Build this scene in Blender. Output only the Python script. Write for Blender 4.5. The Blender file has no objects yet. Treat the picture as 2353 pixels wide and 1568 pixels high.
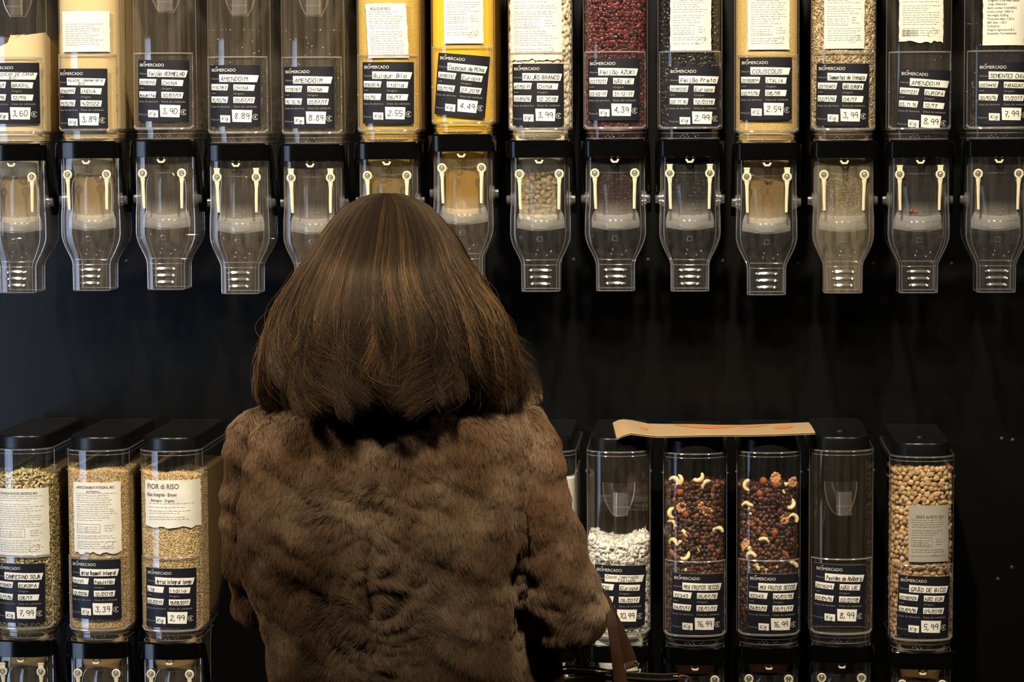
import bpy, bmesh, math, random
import numpy as np
from mathutils import Vector, Matrix, noise, kdtree

random.seed(7)
RNG = np.random.default_rng(11)
sc = bpy.context.scene
C = sc.collection
PI = math.pi

# ------------------------------------------------------------------ camera
W, H, F = 2353, 1568, 6200.0
YAW, PIT, ROLL = 0.069771, 0.080292, -0.005193
CAM = Vector((1.160973, -4.35541, 1.66))
fw = Vector((-math.sin(YAW) * math.cos(PIT), math.cos(YAW) * math.cos(PIT), -math.sin(PIT)))
r0 = Vector((math.cos(YAW), math.sin(YAW), 0))
u0 = r0.cross(fw)
RT = r0 * math.cos(ROLL) + u0 * math.sin(ROLL)
UP = u0 * math.cos(ROLL) - r0 * math.sin(ROLL)
cam_d = bpy.data.cameras.new('camera')
cam_d.sensor_width = 36.0
cam_d.lens = F / W * 36.0
cam_d.clip_start = 0.05
cam = bpy.data.objects.new('camera', cam_d)
C.objects.link(cam)
m = Matrix((RT, UP, -fw)).transposed().to_4x4()
m.translation = CAM
cam.matrix_world = m
sc.camera = cam


def at(px, py, Y):
    """world point on the upright plane y = Y that the photograph's pixel shows"""
    d = fw + RT * ((px - W / 2) / F) - UP * ((py - H / 2) / F)
    return CAM + d * ((Y - CAM.y) / d.y)


# ------------------------------------------------------------------ world, lamps, exposure
sc.view_settings.view_transform = 'Standard'
sc.view_settings.look = 'None'
sc.view_settings.gamma = 1.0
sc.view_settings.use_curve_mapping = False
sc.view_settings.exposure = 0.0
sc.cycles.use_denoising = True
sc.cycles.max_bounces = 10
sc.cycles.transparent_max_bounces = 28
sc.cycles.caustics_reflective = False
sc.cycles.caustics_refractive = False
sc.cycles.sample_clamp_indirect = 4.0
wd = bpy.data.worlds.new('world')
sc.world = wd
wd.use_nodes = True
wd.node_tree.nodes['Background'].inputs[0].default_value = (0.9, 0.75, 0.6, 1)
wd.node_tree.nodes['Background'].inputs[1].default_value = 0.012


def spot(name, loc, target, power, size_deg, blend, col, radius=0.045):
    l = bpy.data.lights.new(name, 'SPOT')
    l.energy = power
    l.spot_size = math.radians(size_deg)
    l.spot_blend = blend
    l.color = col
    l.shadow_soft_size = radius
    o = bpy.data.objects.new(name, l)
    C.objects.link(o)
    o.location = loc
    o.rotation_euler = (Vector(target) - Vector(loc)).to_track_quat('-Z', 'Y').to_euler()
    return o


WARM = (1.0, 0.88, 0.69)
spot('assumed_ceiling_spot', (-0.42, -1.75, 2.95), (0.15, 0.0, 1.80), 290, 66, 0.75, WARM)  # unseen lamp, assumed from the paired glints on the bins, as is the next
spot('assumed_ceiling_spot', (1.12, -1.75, 2.95), (1.05, 0.0, 1.80), 310, 66, 0.75, WARM)
spot('assumed_ceiling_spot', (2.75, -1.75, 2.95), (1.85, 0.0, 1.80), 105, 66, 0.75, WARM)  # third unseen lamp, assumed for the dimmer light at the right
# unseen cool lamp added at left to tint spouts blue; a window is assumed
wl = bpy.data.lights.new('assumed_window_light', 'AREA')
wl.shape = 'RECTANGLE'
wl.size, wl.size_y = 0.6, 1.4
wl.spread = math.radians(68)
wl.energy = 2.4
wl.color = (0.52, 0.68, 1.0)
wlo = bpy.data.objects.new('assumed_window_light', wl)
C.objects.link(wlo)
wlo.location = (-0.80, -1.0, 1.15)
wlo.rotation_euler = (Vector((-0.06, 0.0, 1.22)) - Vector(wlo.location)).to_track_quat('-Z', 'Y').to_euler()


# ------------------------------------------------------------------ materials
def mat(name):
    mt = bpy.data.materials.new(name)
    mt.use_nodes = True
    nt = mt.node_tree
    nt.nodes.clear()
    out = nt.nodes.new('ShaderNodeOutputMaterial')
    return mt, nt, out


def N(nt, kind, **kw):
    n = nt.nodes.new('ShaderNode' + kind)
    for k, v in kw.items():
        if k in n.inputs.keys():
            n.inputs[k].default_value = v
        else:
            setattr(n, k, v)
    return n


def L(nt, a, ai, b, bi):
    nt.links.new(a.outputs[ai], b.inputs[bi])


def rgb(r, g, b):
    """sRGB 0-255 to linear"""
    f = lambda c: (c / 255 / 12.92) if c <= 10 else ((c / 255 + 0.055) / 1.055) ** 2.4
    return (f(r), f(g), f(b), 1)


def solid(name, col, rough=0.5, spec=0.5, bump=0.0, bscale=200.0, var=0.0, vscale=60.0, metal=0.0, tint=False, sheen=0.0, sss=0.0):
    mt, nt, out = mat(name)
    p = N(nt, 'BsdfPrincipled', Roughness=rough, Metallic=metal)
    p.inputs['Base Color'].default_value = col
    p.inputs['Specular IOR Level'].default_value = spec
    if sheen:
        p.inputs['Sheen Weight'].default_value = sheen
    L(nt, p, 0, out, 0)
    tc = None
    if bump or var:
        tc = N(nt, 'TexCoord')
    last = None
    if var:
        n = N(nt, 'TexNoise', Scale=vscale, Detail=4.0)
        L(nt, tc, 'Object', n, 'Vector')
        mr = N(nt, 'MapRange')
        mr.inputs[1].default_value = 0.3
        mr.inputs[2].default_value = 0.7
        mr.inputs[3].default_value = 1 - var
        mr.inputs[4].default_value = 1 + var * 0.6
        L(nt, n, 0, mr, 0)
        mx = N(nt, 'VectorMath', operation='SCALE')
        mx.inputs[0].default_value = col[:3]
        L(nt, mr, 0, mx, 'Scale')
        L(nt, mx, 0, p, 'Base Color')
        last = mx
    if tint:
        a = N(nt, 'Attribute', attribute_name='tint')
        if last is None:
            L(nt, a, 'Color', p, 'Base Color')
        else:
            mm = N(nt, 'VectorMath', operation='MULTIPLY')
            L(nt, last, 0, mm, 0)
            L(nt, a, 'Color', mm, 1)
            L(nt, mm, 0, p, 'Base Color')
    if bump:
        n2 = N(nt, 'TexNoise', Scale=bscale, Detail=3.0)
        L(nt, tc, 'Object', n2, 'Vector')
        b = N(nt, 'Bump', Strength=bump, Distance=0.002)
        L(nt, n2, 0, b, 'Height')
        L(nt, b, 0, p, 'Normal')
    return mt


def clear(name, haze, f0, rough, tintc=(0.97, 0.96, 0.95), hazec=(0.8, 0.78, 0.74), streak=True, power=4.0, fmax=0.75, zgrad=None):
    """thin clear plastic: see-through, reflecting more at grazing angles, with a faint veil of dust and painted-in streaky reflections"""
    mt, nt, out = mat(name)
    tr = N(nt, 'BsdfTransparent')
    tr.inputs[0].default_value = (*tintc, 1)
    gl = N(nt, 'BsdfGlossy', Roughness=rough)
    gl.inputs[0].default_value = (1, 1, 1, 1)
    df = N(nt, 'BsdfDiffuse')
    df.inputs[0].default_value = (*hazec, 1)
    tl = N(nt, 'BsdfTranslucent')
    tl.inputs[0].default_value = (*hazec, 1)
    dm = N(nt, 'MixShader')
    dm.inputs[0].default_value = 0.35
    L(nt, df, 0, dm, 1)
    L(nt, tl, 0, dm, 2)
    m1 = N(nt, 'MixShader')
    m1.inputs[0].default_value = haze
    if streak:  # upright streaks paint reflections along with the dust film
        tc = N(nt, 'TexCoord')
        mp = N(nt, 'Mapping')
        mp.inputs['Scale'].default_value = (110, 110, 5)
        n = N(nt, 'TexNoise', Scale=1.0, Detail=5.0, Roughness=0.65)
        L(nt, tc, 'Object', mp, 'Vector')
        L(nt, mp, 0, n, 'Vector')
        mr = N(nt, 'MapRange')
        mr.inputs[1].default_value = 0.35
        mr.inputs[2].default_value = 0.75
        mr.inputs[3].default_value = haze * 0.45
        mr.inputs[4].default_value = haze * 2.0
        L(nt, n, 0, mr, 0)
        L(nt, mr, 0, m1, 0)
    if zgrad:
        tc = N(nt, 'TexCoord')
        sp = N(nt, 'SeparateXYZ')
        L(nt, tc, 'Object', sp, 0)
        mr = N(nt, 'MapRange', interpolation_type='SMOOTHSTEP')
        for i_, v_ in enumerate(zgrad):
            mr.inputs[i_ + 1].default_value = v_
        L(nt, sp, 'Z', mr, 0)
        L(nt, mr, 0, m1, 0)
    L(nt, tr, 0, m1, 1)
    L(nt, dm, 0, m1, 2)
    lw = N(nt, 'LayerWeight')
    lw.inputs[0].default_value = 0.5
    pw = N(nt, 'Math', operation='POWER')
    pw.inputs[1].default_value = power
    L(nt, lw, 'Facing', pw, 0)
    ma = N(nt, 'MapRange')
    ma.inputs[3].default_value = f0
    ma.inputs[4].default_value = fmax
    L(nt, pw, 0, ma, 0)
    m2 = N(nt, 'MixShader')
    L(nt, ma, 0, m2, 0)
    L(nt, m1, 0, m2, 1)
    L(nt, gl, 0, m2, 2)
    L(nt, m2, 0, out, 0)
    return mt


M = {}
M['clear'] = clear('clear_plastic', 0.016, 0.055, 0.03)
M['clear2'] = clear('dusty_clear_plastic', 0.066, 0.055, 0.03, hazec=(0.8, 0.66, 0.48))  # warm haze colour for dust and for brown reflections painted in
M['clear1'] = clear('filmy_clear_plastic', 0.030, 0.055, 0.03, hazec=(0.8, 0.66, 0.5))
M['frame'] = clear('clear_holder_plastic', 0.012, 0.045, 0.03, streak=False)
M['edge'] = clear('clear_plastic_edge', 0.16, 0.14, 0.08, hazec=(0.72, 0.68, 0.72), streak=False, power=2.0)
M['knob'] = clear('clear_knob_plastic', 0.16, 0.26, 0.10, streak=False, power=1.5)
M['rim'] = clear('holder_rim_plastic', 0.26, 0.20, 0.10, hazec=(0.86, 0.82, 0.78), streak=False, power=1.6)
M['lip'] = clear('milky_flap_plastic', 0.36, 0.07, 0.12, hazec=(0.9, 0.88, 0.82), streak=False)
M['shaded'] = clear('shaded_chamber_plastic', 0.03, 0.06, 0.05, tintc=(0.52, 0.49, 0.44), hazec=(0.9, 0.84, 0.72), zgrad=(-0.092, -0.120, 0.012, 0.20))  # dark tint paints the shade in the chamber, plus dirt on the doubled plastic
M['shell2'] = clear('dusty_housing_plastic', 0.058, 0.06, 0.04, hazec=(0.8, 0.67, 0.52))
M['shell'] = clear('housing_plastic', 0.026, 0.06, 0.04)
M['dusty'] = clear('dusty_plastic', 0.16, 0.05, 0.08, hazec=(0.62, 0.53, 0.36), streak=True)
M['black'] = solid('black_plastic', (0.0018, 0.0018, 0.0018, 1), 0.12, 0.35, bump=0.05, bscale=30)
M['lid'] = solid('black_lid_plastic', (0.0045, 0.0045, 0.0047, 1), 0.30, 0.32, bump=0.05, bscale=60)
M['panel'] = solid('black_panel', (0.0022, 0.0022, 0.0021, 1), 0.36, 0.22, bump=0.03, bscale=8)
M['rubber'] = solid('cream_rubber', rgb(212, 198, 164), 0.45, 0.4)
M['navy'] = solid('navy_card', (0.0095, 0.0098, 0.0145, 1), 0.45, 0.25, var=0.12, vscale=40)
M['paper'] = solid('white_paper', rgb(224, 218, 206), 0.7, 0.2)
M['ink'] = solid('pen_ink', (0.012, 0.012, 0.016, 1), 0.6, 0.2)
M['print'] = solid('white_print', rgb(205, 200, 188), 0.6, 0.2)
M['smallprint'] = solid('grey_print', rgb(128, 124, 118), 0.6, 0.2)
M['slip'] = solid('packet_paper', rgb(216, 210, 194), 0.55, 0.4, bump=0.25, bscale=45, var=0.05, vscale=25)
M['foil'] = solid('silver_packet_foil', rgb(176, 172, 160), 0.32, 0.6, bump=0.4, bscale=60, metal=0.35)
M['greyprint'] = solid('packet_print', rgb(96, 92, 84), 0.7, 0.1)
M['grain'] = solid('loose_grain', (1, 1, 1, 1), 0.42, 0.45, tint=True, var=0.10, vscale=500)
M['bean'] = solid('glossy_bean', (1, 1, 1, 1), 0.20, 0.55, tint=True)
M['kraft'] = solid('kraft_paper', rgb(176, 148, 110), 0.75, 0.2, bump=0.1, bscale=90, var=0.06, vscale=30)
M['orange'] = solid('orange_print', rgb(206, 124, 66), 0.7, 0.2)


def powder(name, col, var, vscale, bump, bscale):
    return solid(name, col, 0.85, 0.15, bump=bump, bscale=bscale, var=var, vscale=vscale)


M['sugar'] = powder('cane_sugar', rgb(226, 206, 160), 0.07, 700, 0.35, 900)
M['rawsugar'] = powder('raw_sugar', rgb(222, 196, 140), 0.12, 800, 0.5, 900)
M['bulgur'] = powder('bulgur_grain', rgb(212, 178, 92), 0.24, 620, 1.0, 600)
M['corn'] = powder('corn_couscous', rgb(238, 190, 44), 0.10, 750, 0.5, 800)
M['couscous'] = powder('couscous_grain', rgb(214, 182, 112), 0.22, 640, 0.9, 640)
M['chia'] = powder('chia_seed', rgb(120, 104, 78), 0.55, 640, 0.8, 640)
M['coconut'] = powder('coconut_powder', rgb(238, 234, 222), 0.05, 300, 0.4, 400)


# ------------------------------------------------------------------ mesh building
class MB:
    def __init__(self):
        self.v, self.f, self.m = [], [], []

    def add(self, verts, faces, mi=0):
        b = len(self.v)
        self.v.extend([tuple(p) for p in verts])
        self.f.extend([tuple(i + b for i in q) for q in faces])
        self.m.extend([mi] * len(faces))

    def loft(self, rings, mi=0, closed=True, cap0=False, cap1=False):
        n = len(rings[0])
        vs = [p for r in rings for p in r]
        fs = []
        k = n if closed else n - 1
        for a in range(len(rings) - 1):
            for i in range(k):
                j = (i + 1) % n
                fs.append((a * n + i, a * n + j, (a + 1) * n + j, (a + 1) * n + i))
        if cap0:
            fs.append(tuple(range(n - 1, -1, -1)))
        if cap1:
            fs.append(tuple((len(rings) - 1) * n + i for i in range(n)))
        self.add(vs, fs, mi)

    def tube(self, path, r, n=6, mi=0, closed=False, flat=1.0):
        P = [Vector(p) for p in path]
        k = len(P)
        rs = r if isinstance(r, (list, tuple)) else [r] * k
        rings = []
        nrm = None
        for i in range(k):
            a = P[(i - 1) % k] if closed or i else P[0]
            b = P[(i + 1) % k] if closed or i < k - 1 else P[-1]
            t = (b - a).normalized()
            if nrm is None:
                nrm = t.orthogonal().normalized()
            nrm = (nrm - t * nrm.dot(t))
            nrm = nrm.normalized() if nrm.length > 1e-6 else t.orthogonal().normalized()
            bn = t.cross(nrm)
            rings.append([P[i] + (nrm * math.cos(2 * PI * q / n) + bn * math.sin(2 * PI * q / n) * flat) * rs[i] for q in range(n)])
        if closed:
            rings.append(rings[0])
            self.loft(rings, mi)
        else:
            self.loft(rings, mi, True, True, True)

    def box(self, lo, hi, mi=0):
        x0, y0, z0 = lo
        x1, y1, z1 = hi
        v = [(x0, y0, z0), (x1, y0, z0), (x1, y1, z0), (x0, y1, z0), (x0, y0, z1), (x1, y0, z1), (x1, y1, z1), (x0, y1, z1)]
        self.add(v, [(3, 2, 1, 0), (4, 5, 6, 7), (0, 1, 5, 4), (1, 2, 6, 5), (2, 3, 7, 6), (3, 0, 4, 7)], mi)

    def ball(self, c, r, mi=0, nu=10, nv=6, sc_=(1, 1, 1)):
        rings = []
        for j in range(nv + 1):
            t = PI * j / nv
            t = min(max(t, 0.02), PI - 0.02)
            rings.append([(c[0] + r * sc_[0] * math.sin(t) * math.cos(2 * PI * i / nu), c[1] + r * sc_[1] * math.sin(t) * math.sin(2 * PI * i / nu), c[2] - r * sc_[2] * math.cos(t)) for i in range(nu)])
        self.loft(rings, mi, True, True, True)

    def build(self, name, mats, parent=None, smooth=40, link=True):
        me = bpy.data.meshes.new(name)
        me.from_pydata(self.v, [], self.f)
        if not isinstance(mats, (list, tuple)):
            mats = [mats]
        for x in mats:
            me.materials.append(x)
        me.polygons.foreach_set('material_index', self.m)
        me.update()
        if smooth:
            me.polygons.foreach_set('use_smooth', [True] * len(me.polygons))
            me.set_sharp_from_angle(angle=math.radians(smooth))
        return put(name, me, parent) if link else me


def put(name, me, parent=None):
    o = bpy.data.objects.new(name, me)
    C.objects.link(o)
    if parent is not None:
        o.parent = parent
    return o


def np_mesh(name, verts, faces, mats, mi=None, tint=None, smooth=True):
    """verts (n,3), faces (k,3 or 4) as arrays"""
    me = bpy.data.meshes.new(name)
    k = faces.shape[1]
    me.vertices.add(len(verts))
    me.vertices.foreach_set('co', np.ascontiguousarray(verts, dtype=np.float32).ravel())
    me.loops.add(faces.size)
    me.loops.foreach_set('vertex_index', np.ascontiguousarray(faces, dtype=np.int32).ravel())
    me.polygons.add(len(faces))
    me.polygons.foreach_set('loop_start', np.arange(0, faces.size, k, dtype=np.int32))
    me.polygons.foreach_set('loop_total', np.full(len(faces), k, dtype=np.int32))
    for x in mats:
        me.materials.append(x)
    if mi is not None:
        me.polygons.foreach_set('material_index', np.ascontiguousarray(mi, dtype=np.int32))
    me.update(calc_edges=True)
    me.validate()
    if smooth:
        me.polygons.foreach_set('use_smooth', np.ones(len(me.polygons), dtype=bool))
    if tint is not None:
        a = me.attributes.new('tint', 'FLOAT_COLOR', 'POINT')
        a.data.foreach_set('color', np.ascontiguousarray(tint, dtype=np.float32).ravel())
    return me


def tag(o, label=None, cat=None, group=None, kind=None):
    if label:
        o['label'] = label
    if cat:
        o['category'] = cat
    if group:
        o['group'] = group
    if kind:
        o['kind'] = kind
    return o


def empty(name, loc):
    o = bpy.data.objects.new(name, None)
    o.empty_display_size = 0.02
    C.objects.link(o)
    o.location = loc
    return o


# ------------------------------------------------------------------ the setting
WALLY = 0.306
mb = MB()
mb.box((-3.6, WALLY, 0.0), (4.4, WALLY + 0.05, 3.2))
wall = tag(mb.build('wall_back', M['panel'], smooth=0), kind='structure')
mb = MB()
mb.box((-3.6, -6.5, -0.05), (4.4, WALLY + 0.05, 0.0))
fl_m = solid('dark_wood_floor', rgb(70, 52, 36), 0.4, 0.4, var=0.2, vscale=6)
tag(mb.build('floor', fl_m, smooth=0), kind='structure')
mb = MB()
mb.box((-3.6, -6.5, 3.2), (4.4, WALLY + 0.05, 3.25))
tag(mb.build('ceiling', solid('dark_ceiling', rgb(40, 36, 32), 0.8), smooth=0), kind='structure')
mb = MB()
mb.box((-3.6, -6.55, 0.0), (4.4, -6.5, 3.2))
tag(mb.build('wall_front', solid('warm_shop_wall', rgb(120, 88, 58), 0.7, var=0.4, vscale=2.0), smooth=0), kind='structure')

# the small bolt heads of the black panel, in view between the spouts and at the right end
bolts = [(1489, 597), (1661, 600), (1834, 603), (2006, 606), (2186, 606), (290, 600), (1318, 597), (2302, 1009), (2327, 1012), (2293, 1332), (2325, 1305)]
bm_ = MB()
bm_.ball((0, 0, 0), 0.0042, 0, 10, 6, (1, 0.6, 1))
bolt_me = bm_.build('bolt', solid('bolt_steel', (0.018, 0.018, 0.02, 1), 0.35, 0.5), link=False)
for px, py in bolts:
    p = at(px, py, WALLY)
    o = put('bolt', bolt_me, wall)
    o.location = p

# ------------------------------------------------------------------ the dispenser
A, B = 0.0515, 0.040            # half width of a hopper and depth of its rounded front
NF = 22


def bow(x, a=A, b=B, n=2.15):
    t = min(abs(x) / a, 1.0)
    return b * (1 - (1 - t ** n) ** (1 / n))


def section(a, yf, b, yb, z, n=2.15, rc=0.010):
    """closed plan outline, the rounded front first, from left to right"""
    pts = []
    for i in range(NF + 1):
        th = PI * i / NF
        cx, sy = math.cos(th), math.sin(th)
        x = -a * math.copysign(abs(cx) ** (2 / n), cx)
        pts.append((x, yf + b * (1 - abs(sy) ** (2 / n)), z))
    for q in range(5):
        t = q / 4 * PI / 2
        pts.append((a - rc + rc * math.cos(t), yb - rc + rc * math.sin(t), z))
    for q in range(5):
        t = PI / 2 + q / 4 * PI / 2
        pts.append((-a + rc + rc * math.cos(t), yb - rc + rc * math.sin(t), z))
    return pts


def hop_back(z):
    return 0.29 if z > 0.10 else 0.115 + (0.29 - 0.115) * max(0.0, (z + 0.02) / 0.12)


HZ = [0.018, 0.03, 0.06, 0.10, 0.14, 0.318]


def hopper_mesh():
    b = MB()
    rings = [section(0.0475, 0.003, 0.037, hop_back(0.005), 0.003), section(0.0475, 0.003, 0.037, hop_back(0.018), 0.018)]
    b.loft(rings, 0)
    rings = [section(A, 0, B, hop_back(z), z) for z in HZ]
    b.loft(rings, 0)
    for z, a_, r_ in ((0.0185, 0.0505, 0.0011), (0.012, 0.048, 0.0008), (0.0035, 0.0478, 0.0009)):
        b.tube(section(a_, 0.001, 0.038, hop_back(z), z), r_, 5, 1, True)
    for z, r_ in ((0.318, 0.0014), (0.3115, 0.0007)):
        b.tube(section(A, 0, B, 0.29, z), r_, 5, 1, True)
    for s in (-1, 1):            # moulded corner seams and the side clips
        b.tube([(s * A, B, 0.02), (s * A, B, 0.316)], 0.0007, 5, 1)
        b.tube([(s * 0.0532, 0.040, 0.283), (s * 0.0535, 0.05, 0.281), (s * 0.0535, 0.075, 0.281)], 0.0017, 6, 1)
    for x, z in ((-0.015, 0.0065), (-0.011, 0.0085), (-0.008, 0.0055), (-0.004, 0.0095), (-0.002, 0.006), (0.006, 0.0105), (0.009, 0.0065), (0.013, 0.0085)):
        b.ball((x, bow(x, 0.0475, 0.037) + 0.0025, z), 0.0011, 2, 8, 5)  # tiny bumps added on the neck to make its dotted glints
    return b.build('hopper', [M['clear'], M['edge'], M['knob']], link=False)


def baffle_mesh():
    b = MB()
    # a clear scoop-shaped flow plate hanging inside the hopper
    rings = []
    for j in range(9):
        t = j / 8
        z = 0.262 - 0.052 * t
        w = 0.026 * (1 - 0.55 * t ** 2.5)
        rings.append([(w * (2 * i / 10 - 1), 0.055 - 0.03 * math.cos(PI * (i / 10 - 0.5)) * (0.4 + 0.6 * t), z) for i in range(11)])
    b.loft(rings, 0, False)
    b.tube([r[0] for r in rings] + list(rings[-1]) + [r[-1] for r in reversed(rings)], 0.0011, 5, 1)
    b.tube([(-0.006, 0.024, 0.255), (-0.006, 0.024, 0.204)], 0.0009, 5, 0)
    b.tube([(0.008, 0.024, 0.255), (0.008, 0.024, 0.204)], 0.0009, 5, 0)
    b.loft([[(0.004 + 0.013 * math.sin(a), 0.026 - 0.011 * math.cos(a), z) for a in (-1.4, -1.1, -0.8, -0.5, -0.2, 0.1, 0.4, 0.7, 1.0, 1.3)] for z in (0.250, 0.240, 0.226, 0.2255, 0.216, 0.211)], 2, False)
    b.tube([(-0.009, 0.02, 0.226), (0.017, 0.02, 0.226)], 0.0014, 6, 1)
    return b.build('flow_plate', [M['clear'], M['edge'], M['knob']], link=False)


def lid_mesh():
    b = MB()
    rings = []
    for z, ins in ((0.3185, 0.0), (0.337, 0.0), (0.3395, 0.0006), (0.341, 0.002), (0.3416, 0.0045), (0.3408, 0.0075), (0.3408, 0.02)):
        rings.append(section(0.0452 - ins, 0.006 + ins, 0.036 - ins * 0.8, 0.288 - ins, z))
    b.loft(rings, 0, True, True, True)
    rings = [section(0.0505, 0.0015, 0.039, 0.2885, z) for z in (0.3165, 0.3195)]
    b.loft(rings, 0, True, True, True)
    return b.build('lid', M['lid'], link=False)


def latch_mesh():
    b = MB()
    b.ball((0, 0.085, 0.3412), 0.007, 0, 12, 8, (1.3, 1, 0.55))
    return b.build('lid_knob', M['lid'], link=False)


def hx(x):
    return bow(x) - 0.0035


def holder_mesh():
    b = MB()
    xs = [0.0485 * (2 * i / 20 - 1) for i in range(21)]
    z0, z1 = 0.020, 0.142
    b.loft([[(x, hx(x), z) for x in xs] for z in (z0, 0.08, z1)], 0, False)
    rim = [(x, hx(x), z1) for x in xs]
    b.tube(rim, 0.0013, 8, 3)
    for x in (xs[0], xs[-1]):
        b.tube([(x, hx(x), z0), (x, hx(x), z1)], 0.0008, 5, 1)
    # thick rolled lip along the bottom, turned up at both ends
    low = [(xs[0], hx(xs[0]), z0 + 0.004)] + [(x, hx(x) - 0.001, z0) for x in xs[1:-1]] + [(xs[-1], hx(xs[-1]), z0 + 0.004)]
    b.tube(low, 0.0021, 8, 3)
    for z in (0.052, 0.113):
        b.box((0.0478, hx(0.0485) - 0.002, z), (0.0496, hx(0.0485) + 0.0004, z + 0.012), 1)
    b.ball((-0.0485, hx(0.0485) - 0.001, 0.078), 0.0016, 2, 8, 6)
    b.ball((0.0485, hx(0.0485) - 0.001, 0.078), 0.0016, 2, 8, 6)
    return b.build('label_holder', [M['frame'], M['edge'], M['knob'], M['rim']], link=False)


def handle_mesh():
    b = MB()
    plan = []
    for q in range(7):          # left arm, from its rounded end forward
        plan.append((-0.0535, 0.078 - 0.011 * q))
    for i in range(1, 20):
        x = -0.052 + 0.104 * i / 20
        plan.append((x, -0.012 + 0.020 * (1 - math.sqrt(max(0, 1 - (x / 0.0535) ** 2)))))
    for q in range(7):
        plan.append((0.0535, 0.012 + 0.011 * q))
    cy, cz, rr = 0.058, -0.100, 0.0205

    def zz(y):
        if y <= 0.012:
            return 0.0, -0.0265
        t = min(1.0, (y - 0.012) / 0.046)
        top = -(0.0 + 0.080 * t ** 1.6)
        bot = -0.0265 - 0.094 * t ** 0.8
        if y > cy:
            h = rr * math.sqrt(max(0.02, 1 - ((y - cy) / 0.0215) ** 2))
            return cz + h, cz - h
        return top, bot
    rings = []
    k = len(plan)
    for i in range(k):
        a = Vector(plan[max(0, i - 1)])
        c = Vector(plan[min(k - 1, i + 1)])
        t = (c - a).normalized()
        n = Vector((t.y, -t.x))      # outward
        p = Vector(plan[i])
        zt, zb = zz(p.y)
        th = 0.0035 + 0.0040 * min(1.0, max(0.0, (p.y - 0.012) / 0.04))
        o, ii = p + n * th * 0.5, p - n * th * 0.5
        e = 0.0008
        rings.append([(o.x, o.y, zt - e), (p.x, p.y, zt), (ii.x, ii.y, zt - e), (ii.x, ii.y, zb + e), (p.x, p.y, zb), (o.x, o.y, zb + e)])
    b.loft(rings, 0, True, True, True)
    b.tube([(r[1][0], r[1][1], r[1][2]) for r in rings[7:26]], 0.0020, 8, 0)
    return b.build('handle', M['black'], link=False)


def housing_rings():
    R_ = []
    for z, a, yf, bb, yb in ((0.002, 0.0470, 0.004, 0.018, 0.125), (-0.03, 0.0470, 0.004, 0.018, 0.117), (-0.10, 0.0472, 0.004, 0.018, 0.115), (-0.122, 0.0485, 0.003, 0.018, 0.115),
                             (-0.150, 0.0488, 0.003, 0.018, 0.115), (-0.158, 0.0478, 0.0035, 0.0176, 0.113), (-0.168, 0.0448, 0.005, 0.0165, 0.108), (-0.178, 0.0402, 0.007, 0.015, 0.101),
                             (-0.187, 0.0355, 0.009, 0.013, 0.093), (-0.194, 0.0323, 0.010, 0.011, 0.088), (-0.201, 0.0308, 0.0105, 0.010, 0.086), (-0.243, 0.0305, 0.0105, 0.010, 0.085)):
        R_.append((z, a, yf, bb, yb))
    return R_


def housing_mesh():
    b = MB()
    R_ = housing_rings()
    b.loft([section(a, yf, bb, yb, z, 2.9, 0.006) for z, a, yf, bb, yb in R_], 0)
    for s in (-1, 1):
        b.tube([(s * a * 0.995, yf + bb, z) for z, a, yf, bb, yb in R_], 0.0010, 6, 1)
        b.tube([(s * a * 0.86, yf + bb * 0.30, z) for z, a, yf, bb, yb in R_], 0.0005, 5, 1)
        b.tube([(s * (a - 0.001), yb - 0.002, z) for z, a, yf, bb, yb in R_], 0.0009, 6, 1)
    z, a, yf, bb, yb = R_[-1]
    b.tube(section(a, yf, bb, yb, z, 2.9, 0.006), 0.0011, 6, 1, True)
    # joint lines where the flap chamber and the spout meet the shell
    z, a, yf, bb, yb = R_[-2]
    b.tube(section(a * 0.9, yf, bb, yb, -0.2005, 2.9, 0.006)[:NF + 1], 0.0008, 5, 1)
    b.tube(section(a * 0.88, yf, bb, yb, -0.192, 2.9, 0.006)[2:NF - 1], 0.0008, 5, 1)
    for z, w in ((-0.209, 0.019), (-0.2200, 0.018), (-0.2310, 0.0165)):   # finger ridges on the spout
        pts = [(w * (2 * i / 10 - 1), 0.0098 - 0.0012 * math.cos(PI * (i / 10 - 0.5)), z + 0.0008 * math.cos(PI * (i / 10 - 0.5))) for i in range(11)]
        b.tube(pts, [0.0008] + [0.0024] * 9 + [0.0008], 8, 2)
    for x, z in ((-0.006, -0.183), (0.011, -0.1845), (0.018, -0.178), (-0.004, -0.176)):
        b.ball((x, 0.0085, z), 0.0016, 2, 8, 6)
    z = -0.158                                    # moulded square mark
    q = 0.0038
    b.tube([(-q, 0.003, z - q), (q, 0.003, z - q), (q, 0.003, z + q), (-q, 0.003, z + q)], 0.0007, 5, 2, True)
    return b.build('dispensing_housing', [M['shell'], M['edge'], M['knob']], link=False)


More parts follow.
